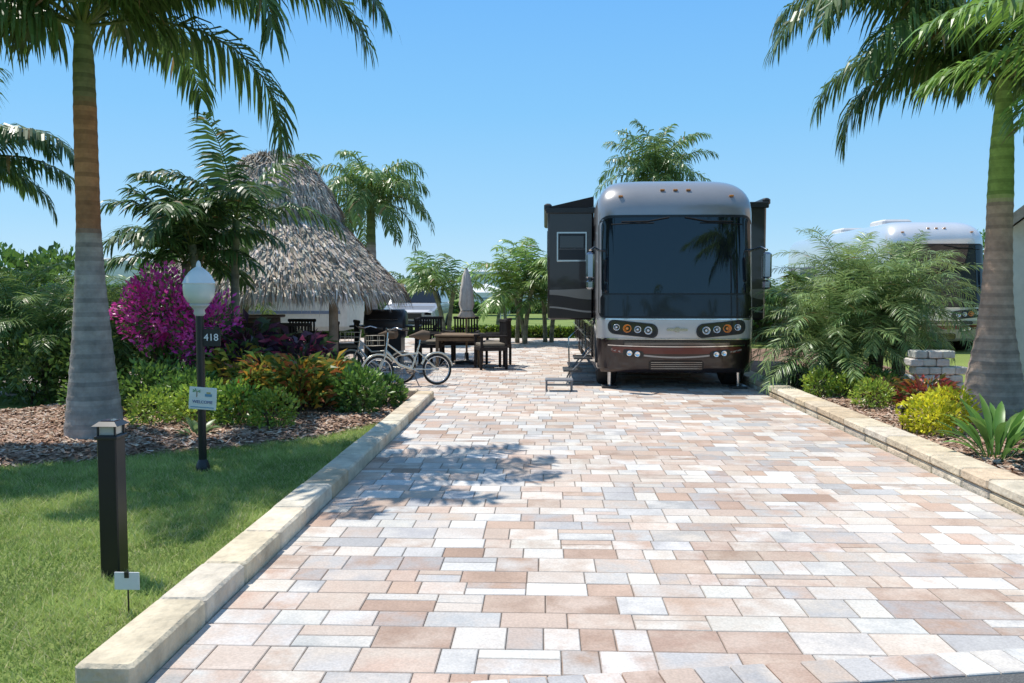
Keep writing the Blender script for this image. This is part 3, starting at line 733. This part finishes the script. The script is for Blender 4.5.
# ---------------------------------------------------------------- motorhome
def motorhome(name,cx,y0,pal,Lg=11.0,hw0=1.21,top=3.3,full=True):
    root=empty(name)
    def hw(z):
        t=max(0,(z-2.72)/(top-2.72)); t=min(t,1)
        return hw0-.45*(1-(1-t**2.4)**.5)-.02*max(0,(.9-z))
    def yb(z):
        t=min(1,max(0,(z-2.75)/(top-2.75)))
        return y0+max(0,z-1.1)*.1+.75*(1-(1-t**2.2)**.5)+max(0,.75-z)*.12
    D=.5; NN=4.2
    def Y(x,z,off=0):
        q=min(abs((x-cx)/hw(z)),.999)
        return yb(z)+D-D*(1-q**NN)**(1/NN)-off
    zs=[.28,.36,.5,.66,.8,.95,1.115,1.3,1.5,1.8,2.1,2.4,2.6,2.72,2.8,2.88,2.96,3.04,3.11,3.17,3.22,3.26,3.285,3.3]
    mb=MB()
    th=[math.radians(a) for a in (-90,-84,-76,-68,-60,-50,-40,-30,-15,0,15,30,40,50,60,68,76,84,90)]
    def ring(z):
        pts=[(cx-hw(z),y0+Lg,z)]
        for t in th:
            s=math.sin(t); x=hw(z)*math.copysign(abs(s)**(2/NN),s); yv=yb(z)+D-D*max(0,math.cos(t))**(2/NN); pts.append((cx+x,yv,z))
        pts.append((cx+hw(z),y0+Lg,z)); return pts
    rings=[ring(z) for z in zs]; n=len(rings[0])
    vs=[p for r in rings for p in r]
    for i in range(len(zs)-1):
        zm=(zs[i]+zs[i+1])/2
        for k in range(n):
            k2=(k+1)%n
            side=(k in(0,n-2))
            if zm>2.62: col=pal['cap']
            elif zm>1.115: col=pal['side'] if side else pal['cap']
            elif zm>.78: col=pal['band'] if not side else pal['side']
            else: col=pal['low']
            mb.f.append([i*n+k,i*n+k2,(i+1)*n+k2,(i+1)*n+k]); mb.m.append(mb.mi(PAINT)); mb.c.append(col); mb.s.append(not (k==n-1))
    mb.v.extend(vs)
    mb.f.append([(len(zs)-1)*n+k for k in range(n)]); mb.m.append(0); mb.c.append(pal['cap']); mb.s.append(False)
    mb.f.append([k for k in range(n)][::-1]); mb.m.append(0); mb.c.append((.03,.03,.03)); mb.s.append(False)
    mb.build('body_shell',root)
    mb=MB()
    def patch(x0,x1,z0,z1,r,off,mat,col,nx_=24,nz_=14,skew=0,rt=None,curve=0):
        vs=[];fs=[]; rt=r if rt is None else rt
        for j in range(nz_+1):
            t=j/nz_; t=.5-.5*math.cos(math.pi*t); z=z0+(z1-z0)*t
            ins=0
            if z-z0<r: ins=r-math.sqrt(max(0,r*r-(r-(z-z0))**2))
            if z1-z<rt: ins=max(ins,rt-math.sqrt(max(0,rt*rt-(rt-(z1-z))**2)))
            for i in range(nx_+1):
                s=i/nx_; x=x0+ins+(x1-x0-2*ins)*s
                zz=z+skew*(x-(x0+x1)/2)+curve*x*x
                vs.append((cx+x,Y(cx+x,zz,off),zz))
        for j in range(nz_):
            for i in range(nx_):
                a=j*(nx_+1)+i; fs.append((a,a+1,a+nx_+2,a+nx_+1))
        mb.add(vs,fs,mat,col,True)
    patch(-1.185,1.185,1.12,2.70,.08,.008,METAL,(.012,.012,.013),34,20,rt=.16)
    patch(-1.145,1.145,1.50,2.66,.06,.014,GLASS,(.006,.009,.014),34,20,rt=.13)
    patch(-1.16,1.16,1.15,1.475,.05,.013,PAINT,(.010,.010,.012),34,8)
    if full:
        for s in (-1,1):
            pts=[(cx+s*.12,2.66),(cx+s*.45,2.60),(cx+s*.85,2.595)]
            mb.ptube([(a,Y(a,b,.045),b) for a,b in pts],.009,METAL,(.01,.01,.01),6)
            mb.ptube([(a,Y(a,b,.03),b) for a,b in [(cx+s*.35,2.575),(cx+s*.7,2.57),(cx+s*1.0,2.555)]],.008,RUBBER,(.01,.01,.01),6)
        for xx in (-.85,-.2,0,.2,.85):
            zz=3.10 if abs(xx)<.5 else 3.0
            mb.cbox((cx+xx,Y(cx+xx,zz,.01),zz),(.07,.05,.022),LENS,(.6,.22,.03),.008)
        patch(-1.2,1.2,1.095,1.112,.005,.012,CHROME,(.7,.7,.7),34,2)
        patch(-1.2,1.2,.79,.81,.005,.014,CHROME,(.75,.75,.75),34,2)
        for s in (-1,1):
            x0,x1=(-1.02,-.32) if s<0 else (.32,1.02)
            sk=.10*s
            patch(x0-.03,x1+.03,.845,1.065,.10,.010,METAL,(.02,.02,.022),16,10,skew=sk)
            patch(x0,x1,.86,1.05,.09,.014,GLASS,(.02,.022,.026),16,10,skew=sk)
            for k,(dx,rad,col,mt) in enumerate(((.10,.062,(.75,.78,.8),CHROME),(.26,.055,(.7,.72,.75),CHROME),(.42,.065,(.75,.22,.02),LENS),(.58,.05,(.75,.78,.8),CHROME))):
                xx=cx+s*(.34+dx) ; zz=.955+.10*(.34+dx-.67); yy=Y(xx,zz,.018)
                mb.lathe([(rad,.01),(rad,-.012),(rad*.85,-.016),(rad*.8,.0),(rad*.4,.008),(0,.01)],(xx,yy,zz),mt,col,20,'y')
                mb.lathe([(rad*.35,0),(rad*.3,-.012),(0,-.016)],(xx,yy,zz),LENS,(.8,.8,.82) if mt is CHROME else (.85,.3,.05),14,'y')
            patch((s*.66)-.16,(s*.66)+.16,.52,.63,.045,.016,METAL,(.02,.02,.02),8,6,skew=.12*s)
            for q in (-.06,.06):
                xx=cx+s*.66+q; zz=.575+.12*s*q; mb.lathe([(.045,.0),(.045,-.02),(.035,-.024),(.02,-.012),(0,-.01)],(xx,Y(xx,.58,.016),zz),CHROME,(.85,.85,.87),14,'y')
        patch(-.16,.16,.925,.965,.018,.014,CHROME,(.8,.8,.8),8,4); patch(-.05,.05,.905,.985,.04,.018,CHROME,(.75,.75,.78),6,6)
        patch(-.82,.82,.70,.775,.03,.010,METAL,(.008,.008,.008),24,4)
        for k in range(3):
            z=.712+k*.02; patch(-.8,.8,z,z+.006,.002,.016,CHROME,(.3,.3,.3),24,2)
        patch(-1.0,1.0,.57,.665,.05,.009,PAINT,(.10,.014,.012),30,6,curve=.02)
        patch(-1.05,1.05,.675,.69,.004,.013,CHROME,(.6,.6,.6),30,2,curve=.02)
        patch(-1.0,1.0,.505,.53,.008,.009,PAINT,(.36,.35,.34),30,3,curve=.12)
        patch(-.42,.42,.32,.47,.05,.010,METAL,(.006,.006,.006),12,6)
        for k in range(4): z=.34+k*.032; patch(-.39,.39,z,z+.007,.002,.016,CHROME,(.3,.3,.3),12,2)
    for s in (-1,1):
        X=cx+s*(hw0+.006)
        for (a,b,z0,z1,mt,col) in ((1.0,2.0,1.6,2.35,GLASS,(.01,.012,.016)),(6.0,7.6,1.6,2.3,GLASS,(.01,.012,.016)),(8.6,9.8,1.6,2.3,GLASS,(.01,.012,.016)),
                                 (.9,10.8,.93,.98,PAINT,pal['cap']),(2.2,10.8,.62,.66,PAINT,pal['band']),(.9,10.8,1.16,1.22,PAINT,pal['low'])):
            if b>Lg: b=Lg-.1
            mb.box((X,y0+(a+b)/2,(z0+z1)/2),(.012,b-a,z1-z0),mt,col)
        for k in range(6):
            if 2.4+k*1.4<Lg: mb.box((X,y0+2.4+k*1.4,.6),(.016,.012,.6),METAL,(.02,.02,.02))
    mb.build('windscreen_lamps_and_trim',root)
    mb=MB()
    for yy in (y0+.95,y0+Lg*.68,y0+Lg*.79):
        for s in (-1,1):
            c=(cx+s*(hw0-.2),yy,.49)
            mb.lathe([(.28,-.14),(.44,-.15),(.485,-.12),(.49,0),(.485,.12),(.44,.15),(.28,.14)],c,RUBBER,(.018,.018,.018),32,'x')
            mb.lathe([(0,s*.08),(.1,s*.1),(.12,s*.05),(.26,s*.06),(.285,s*.14)],c,CHROME,(.6,.6,.62),24,'x')
            pts=[(cx+s*(hw0+.0),yy+.56*math.cos(math.radians(a)),.5+.56*math.sin(math.radians(a))) for a in range(-10,191,20)]
            mb.ptube(pts,.02,METAL,(.03,.03,.03),6)
    mb.box((cx,y0+Lg/2,.32),(1.6,Lg-1.5,.2),METAL,(.02,.02,.02))
    mb.build('wheels_and_chassis',root)
    mb=MB()
    for s in (-1,1):
        X=cx+s*(hw0+.12)
        mb.ptube([(cx+s*(hw0-.08),y0+.35,2.15),(cx+s*(hw0+.06),y0+.1,2.2),(X,y0-.02,2.15)],.022,CHROME,(.6,.6,.6),8)
        mb.cbox((X,y0-.02,1.92),(.13,.13,.40),CHROME,(.30,.33,.38),.045)
        mb.box((X,y0+.05,1.9),(.12,.006,.34),GLASS,(.3,.35,.4))
        mb.cbox((X,y0-.02,1.63),(.12,.12,.14),CHROME,(.35,.37,.4),.03)
    mb.build('mirrors',root)
    mb=MB()
    for yy in (3.2,6.5): mb.cbox((cx,y0+yy,top+.1),(.8,1.0,.22),PLAIN,(.6,.6,.6),.06)
    mb.build('roof_air_conditioners',root)
    return root
palA=dict(cap=(.33,.32,.315),side=(.07,.055,.05),band=(.58,.57,.56),low=(.022,.012,.012))
rv=motorhome('motorhome',2.02,13.05,palA)
def slide(name,x0,x1,y0,y1,z0,z1,win=True):
    mb=MB(); cx=(x0+x1)/2; dark=(.03,.024,.024)
    mb.cbox((cx,(y0+y1)/2,(z0+z1)/2),(x1-x0,y1-y0,z1-z0),PAINT,dark,.03)
    mb.cbox((cx,y0-.012,z1-.03),(x1-x0+.06,.05,.1),METAL,(.02,.02,.02),.01)
    mb.cbox(((x0 if x0<1.5 else x1),(y0+y1)/2,z1+.03),(.13,y1-y0,.12),METAL,(.03,.03,.03),.04)
    w=x1-x0
    if win:
        mb.add([(x0-.03,y0-.03,z1+.02),(x1,y0-.03,z1+.02),(x1,y0-.03,z1+.2),(x0-.03,y1,z1+.02),(x1,y1,z1+.02),(x1,y1,z1+.2)],[(0,1,2),(0,2,5,3),(3,5,4)],FABRIC,(.02,.02,.02))
    def stripe(za,zb,zc,zd,col,off):
        n=10;vs=[];fs=[]
        for i in range(n+1):
            t=i/n; s=t*t*(3-2*t); x=x0+.03+(w-.06)*t
            vs+=[(x,y0-off,za+(zc-za)*s),(x,y0-off,zb+(zd-zb)*s)]
        for i in range(n): fs.append((2*i,2*i+2,2*i+3,2*i+1))
        mb.add(vs,fs,PAINT,col)
    stripe(z0+.42,z0+.50,z0+.34,z0+.52,(.22,.20,.18),.004)
    stripe(z0+.20,z0+.225,z0+.12,z0+.15,(.3,.28,.26),.006)
    if win:
        mb.cbox((cx+.02,y0-.004,z0+1.22),(w*.66,.02,.50),CHROME,(.4,.4,.4),.06)
        mb.cbox((cx+.02,y0-.014,z0+1.22),(w*.60,.016,.44),METAL,(.012,.014,.018),.05)
        mb.cbox((cx+.02,y0-.024,z0+1.30),(w*.52,.01,.2),GLASS,(.02,.022,.026),.02)
        mb.box((cx+.02,y0-.026,z0+1.18),(w*.58,.006,.015),METAL,(.1,.1,.1))
    sx=x0 if x0<1.5 else x1; sg=-1 if x0<1.5 else 1
    mb.box((sx+sg*.004,(y0+y1)/2,z0+1.2),(.012,(y1-y0)*.5,.7),GLASS,(.01,.012,.015))
    return mb.build(name,rv)
slide('slide_out_left',.05,.81,14.3,18.4,1.05,2.9)
slide('slide_out_right',3.22,3.66,14.3,18.6,1.05,2.98,False)
mb=MB()
mb.cbox((.62,13.95,.45),(.3,.6,.03),METAL,(.05,.05,.05)); mb.cbox((.45,13.95,.25),(.3,.6,.03),METAL,(.05,.05,.05))
for yy in (13.68,14.22): mb.ptube([(.75,yy,.6),(.62,yy,.45),(.45,yy,.25),(.35,yy,.03)],.014,METAL,(.25,.25,.25),6)
mb.ptube([(.70,14.25,.5),(.66,14.25,1.0),(.40,14.25,.75),(.42,14.25,.03)],.014,CHROME,(.5,.5,.5),6)
mb.build('entry_steps',rv)
mb=MB()
for X in (1.02,3.02):
    mb.ptube([(X,13.35,.05),(X,13.35,.4)],.03,CHROME,(.6,.6,.6),10)
    mb.cbox((X,13.35,.04),(.25,.25,.04),METAL,(.04,.04,.04))
mb.build('levelling_jacks',rv)
mb=MB(); x,y=.22,12.9
mb.cbox((x,y,.19),(.42,.26,.03),METAL,(.25,.25,.26),.008)
for sx in(-1,1):
    mb.cbox((x+sx*.19,y-.1,.1),(.03,.03,.17),METAL,(.15,.15,.16),.004); mb.cbox((x+sx*.19,y+.1,.1),(.03,.03,.17),METAL,(.15,.15,.16),.004)
    mb.cbox((x+sx*.19,y,.03),(.03,.28,.02),METAL,(.15,.15,.16),.004)
mb.cbox((x,y-.1,.12),(.36,.015,.03),METAL,(.18,.18,.18),.004)
mb.build('step_stool')

palW=dict(cap=(.78,.78,.77),side=(.7,.7,.7),band=(.7,.7,.7),low=(.3,.3,.32))
motorhome('motorhome',9.8,21.5,palW,Lg=9,hw0=1.2)
def house():
    root=empty('stucco_house'); mb=MB(); x0,x1,y0,y1=0,8,0,8; e=2.45
    W=(.78,.74,.66)
    ridge=e+3.3; xm=(x0+x1)/2
    mb.add([(x0,y0,0),(x1,y0,0),(x1,y0,e),(xm,y0,ridge),(x0,y0,e),(x0,y1,0),(x1,y1,0),(x1,y1,e),(xm,y1,ridge),(x0,y1,e)],
           [(0,1,2,3,4),(5,9,8,7,6),(0,4,9,5),(1,6,7,2)],PLAIN,W)
    mb.build('walls',root); mb=MB()
    ov=.06; sl=(ridge-e)/(xm-x0)
    for s in(-1,1):
        xa=xm+s*(xm-x0+ov); za=e-ov*sl+.06
        vs=[(xm,y0-.3,ridge+.08),(xa,y0-.3,za),(xa,y1+.3,za),(xm,y1+.3,ridge+.08)]
        vs2=[(a,b,c+.1) for a,b,c in vs]
        mb.add(vs+vs2,[(0,1,2,3),(4,5,6,7),(0,1,5,4),(1,2,6,5),(2,3,7,6)],STONE,(.45,.36,.28))
        mb.add([(xm,y0-.31,ridge+.02),(xa,y0-.31,za-.06),(xa,y0-.31,za+.12),(xm,y0-.31,ridge+.2)],[(0,1,2,3)],WOOD,(.5,.42,.34))
    mb.build('roof',root); mb=MB()
    mb.cbox((3.0,y0-.01,1.4),(1.3,.06,1.2),PLAIN,(.7,.7,.68)); mb.cbox((3.0,y0-.03,1.4),(1.15,.05,1.05),GLASS,(.03,.04,.05))
    mb.cbox((5.4,y0-.01,1.05),(1.0,.06,2.1),PLAIN,(.5,.35,.25))
    mb.build('windows_and_door',root)
    root.location=(7.0,13.2,0); root.rotation_euler=(0,0,-math.radians(31))
house()
mb=MB()
for r in range(6):
    for k in range(4-(r>3)):
        mb.cbox((5.02+k*.18+.07*(r%2)+U(-.012,.012),11.75+U(-.02,.02),.13+r*.11),(.17,.25,.10),STONE,jit((.66,.62,.55),.15),.012)
mb.cbox((5.32,11.75,.05),(.8,.34,.09),STONE,(.45,.42,.37),.02)
mb.build('stacked_paving_stones')

def trailer(name,x0,x1,y,h,col):
    root=empty(name); mb=MB(); cx=(x0+x1)/2
    mb.cbox((cx,y+1.2,.45+(h-.45)/2),(x1-x0,2.4,h-.45),PLAIN,col,.12)
    mb.build('body',root); mb=MB()
    n=3
    for k in range(n):
        xx=x0+(k+.7)*(x1-x0)/(n+.4); mb.cbox((xx,y-.01,1.55),(.8,.05,.6),METAL,(.25,.25,.25),.05); mb.cbox((xx,y-.03,1.55),(.7,.05,.5),GLASS,(.03,.03,.04),.05)
    mb.box((cx,y-.005,.95),(x1-x0-.3,.02,.08),PLAIN,(.2,.25,.35))
    for xx in (cx-.45,cx+.45): mb.lathe([(.0,-.1),(.3,-.1),(.34,-.06),(.34,.06),(.3,.1),(0,.1)],(xx,y+.15,.34),RUBBER,(.02,.02,.02),20,'y')
    mb.cbox((cx,y+1.2,h+.1),(.9,.8,.25),PLAIN,(.6,.6,.6),.06)
    mb.build('windows_and_wheels',root)
trailer('travel_trailer',-9.6,-5.3,22.5,2.5,(.74,.72,.66))
trailer('travel_trailer',-5.8,1.5,62,3.0,(.78,.77,.75))
trailer('travel_trailer',-22,-15,38,3.0,(.7,.7,.68))
def suv(name,cx,y0,col):
    root=empty(name); mb=MB()
    secs=[(0,.45,.80,.80),(.12,.36,.88,.92),(.9,.33,1.0,.95),(1.15,.33,1.08,.95),(1.9,.33,1.68,.95),(2.3,.33,1.74,.95),(3.9,.33,1.72,.95),(4.4,.36,1.1,.93),(4.5,.45,.95,.85)]
    vs=[];fs=[]
    for (y,zb,zt,hw) in secs:
        zm=min(zt,1.05)
        tw=hw if zt<1.2 else hw*.78
        vs+=[(cx-hw*.95,y0+y,zb),(cx-hw,y0+y,(zb+zm)/2),(cx-hw*.97,y0+y,zm-.02),(cx-tw*.95,y0+y,zt-.03),(cx-tw*.8,y0+y,zt),(cx+tw*.8,y0+y,zt),(cx+tw*.95,y0+y,zt-.03),(cx+hw*.97,y0+y,zm-.02),(cx+hw,y0+y,(zb+zm)/2),(cx+hw*.95,y0+y,zb)]
    for i in range(len(secs)-1):
        for k in range(10): a=i*10+k;b=i*10+(k+1)%10; fs.append((a,b,b+10,a+10))
    fs+=[tuple(range(10)),tuple(range(80,90))]
    mb.add(vs,fs,PAINT,col,False)
    mb.add([(cx-.8,y0+1.17,1.12),(cx+.8,y0+1.17,1.12),(cx+.64,y0+1.84,1.65),(cx-.64,y0+1.84,1.65)],[(0,1,2,3)],GLASS,(.01,.012,.015))
    for s in(-1,1):
        mb.add([(cx+s*.955,y0+1.5,1.1),(cx+s*.955,y0+4.0,1.1),(cx+s*.765,y0+3.8,1.62),(cx+s*.765,y0+1.95,1.6)],[(0,1,2,3)],GLASS,(.01,.012,.015))
        mb.cbox((cx+s*.68,y0+.06,.75),(.3,.12,.14),LENS,(.7,.7,.7),.03)
        for yy in(.95,3.6): mb.lathe([(0,-.11),(.3,-.11),(.36,-.08),(.36,.08),(.3,.11),(0,.11)],(cx+s*.86,y0+yy,.36),RUBBER,(.02,.02,.02),20,'x')
    mb.cbox((cx,y0-.01,.68),(.9,.06,.2),METAL,(.02,.02,.02),.02); mb.cbox((cx,y0-.01,.45),(1.5,.08,.12),METAL,(.03,.03,.03),.02)
    mb.build('body',root)
suv('parked_car',-4.6,28.5,(.42,.43,.45)); suv('parked_car',-8.3,31,(.6,.6,.6))

def hedge(name,x0,x1,y,d,h,n,cols,ls=.12):
    mb=MB()
    for i in range(n):
        x=U(x0,x1); q=noise.noise(Vector((x*.6,y,0)))
        hh=h*(1+.25*q); z=hh*(1-R()**2.2) if R()<.6 else hh*U(.8,1.02); yy=y+U(-d/2,d/2)
        if R()<.6: yy=y-d/2+U(-.05,.1)
        D=Vector((U(-1,1),U(-1,.3),U(-.3,1))).normalized(); W=D.cross(Vector((U(-1,1),U(-1,1),U(-1,1)))).normalized()
        l=ls*U(.7,1.4); p=Vector((x,yy,max(z,.02)))
        mb.add([p,p+D*l*.5+W*l*.28,p+D*l,p+D*l*.5-W*l*.28],[(0,1,2,3)],LEAF,jit(random.choice(cols),.25))
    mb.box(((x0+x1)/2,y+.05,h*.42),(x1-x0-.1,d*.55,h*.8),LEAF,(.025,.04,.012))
    return mb.build(name)
hedge('clipped_hedge',-3.4,1.0,27.6,.6,.3,3500,YG+GR)
hedge('clipped_hedge',-9.2,-5.9,27.6,.7,.5,3000,GR)
hedge('clipped_hedge',4.2,16,26,.9,1.2,6000,GR,.15)
hedge('clipped_hedge',-24,-9.5,24,1.2,1.6,9000,GR,.16)
hedge('clipped_hedge',-30,30,56,1.2,.6,9000,GR,.25)
mb=MB()
for i in range(60):
    x=U(-75,75); y=U(80,110); r=U(2,4.5); h=U(.9,1.7)
    blob(mb,(x,y,h*.9),(r,r*.6,h),420,.55,[(.04,.065,.025),(.06,.10,.03),(.08,.13,.04)],shell=.5)
mb.build('distant_trees')
def broadleaf(name,x,y,h,r,cols,n=2600):
    mb=MB(); mb.ptube([(x,y,0),(x+.05,y,h*.4),(x+.1,y,h*.7)],[.14,.1,.06],BARK,(.15,.12,.1),8)
    for k in range(6):
        a=k*1.05; mb.ptube([(x+.05,y,h*.4),(x+math.cos(a)*r*.6,y+math.sin(a)*r*.6,h*.72)],[.05,.02],BARK,(.15,.12,.1),6)
        blob(mb,(x+math.cos(a)*r*.5,y+math.sin(a)*r*.5,h*(.62+.12*R())),(r*.55,r*.55,h*.24),n//6,.16,cols)
    return mb.build(name)
broadleaf('broadleaf_tree',-10.2,16.5,2.5,1.3,GR)
broadleaf('broadleaf_tree',-8.8,21,2.7,1.3,GR)
broadleaf('broadleaf_tree',16,34,4.0,2.2,GR)
areca('areca_palm',-4.9,32,1.3,1.4,6,(.09,.15,.04),2); areca('areca_palm',6.8,24,1.2,1.5,8,(.10,.16,.045))
areca('areca_palm',-1.6,34,1.2,1.3,6,(.09,.15,.04),2)
for (x,y) in ((-.9,46),(-3.6,52)):
    mb=MB()
    for sx in(-1,1):
        for sy in(-1,1): mb.ptube([(x+sx*1.4,y+sy*1.4,0),(x+sx*1.4,y+sy*1.4,1.35)],.03,METAL,(.6,.6,.6),6)
    mb.add([(x-1.5,y-1.5,1.2),(x+1.5,y-1.5,1.2),(x+1.5,y+1.5,1.2),(x-1.5,y+1.5,1.2),(x-1.5,y-1.5,1.4),(x+1.5,y-1.5,1.4),(x+1.5,y+1.5,1.4),(x-1.5,y+1.5,1.4),(x,y,1.95)],
           [(0,1,5,4),(1,2,6,5),(2,3,7,6),(3,0,4,7),(4,5,8),(5,6,8),(6,7,8),(7,4,8)],FABRIC,(.7,.7,.68)); mb.build('canopy_tent')
for (x,y) in ((-2.5,-13),(4.5,-12),(9.5,-14)):
    palm('royal_palm_tree',(x,y,0),5.2,[(0,.25),(1,.16),(5,.1)],[(0,GREY),(4,GREY),(4.1,(.14,.2,.07)),(5.2,(.14,.2,.07))],16,2.6,PG,ll=.55,lw=.07,nl=26,hang=.8)
hedge('clipped_hedge',-18,18,-13,1.2,1.8,5000,GR,.25)

# ---------------------------------------------------------------- light, world, camera
S=Vector((-.36,.25,.90)).normalized()
el=math.asin(S.z); rot=math.atan2(S.x,S.y)
sun=bpy.data.lights.new('sun','SUN'); sun.energy=5.0; sun.angle=math.radians(.53); sun.color=(1,.95,.87)
so=bpy.data.objects.new('sun',sun); scene.collection.objects.link(so); so.rotation_euler=S.to_track_quat('Z','Y').to_euler()
w=bpy.data.worlds.new('World'); scene.world=w; w.use_nodes=True; N=w.node_tree.nodes; L=w.node_tree.links
sky=N.new('ShaderNodeTexSky'); sky.sky_type='NISHITA'; sky.sun_disc=False; sky.sun_elevation=el; sky.sun_rotation=rot
sky.air_density=1.0; sky.dust_density=.2; sky.ozone_density=2.0
tc=N.new('ShaderNodeTexCoord'); sp=N.new('ShaderNodeSeparateXYZ'); L.new(tc.outputs['Generated'],sp.inputs[0])
cr=N.new('ShaderNodeValToRGB'); L.new(sp.outputs['Z'],cr.inputs[0])
e=cr.color_ramp.elements; e[0].position=0.0; e[0].color=(.54,.80,1.0,1); e[1].position=1; e[1].color=(.20,.36,.66,1)
for pos,c in ((.08,(.37,.70,1.0)),(.2,(.24,.60,1.0)),(.35,(.16,.49,1.0)),(.6,(.20,.42,.78))):
    q=cr.color_ramp.elements.new(pos); q.color=(*c,1)
sc=N.new('ShaderNodeVectorMath'); sc.operation='SCALE'; sc.inputs['Scale'].default_value=1/.13; L.new(cr.outputs[0],sc.inputs[0])
mx=N.new('ShaderNodeMix'); mx.data_type='RGBA'; mx.inputs[0].default_value=.9; L.new(sky.outputs[0],mx.inputs[6]); L.new(sc.outputs[0],mx.inputs[7])
bg=N['Background']; L.new(mx.outputs[2],bg.inputs[0]); bg.inputs[1].default_value=.13
cam=bpy.data.cameras.new('camera'); cam.sensor_width=36; cam.lens=29.9; cam.clip_end=3000
co=bpy.data.objects.new('camera',cam); scene.collection.objects.link(co)
co.location=(0,0,1.55); co.rotation_euler=(math.radians(90-3.47),0,math.radians(2.2))
scene.camera=co
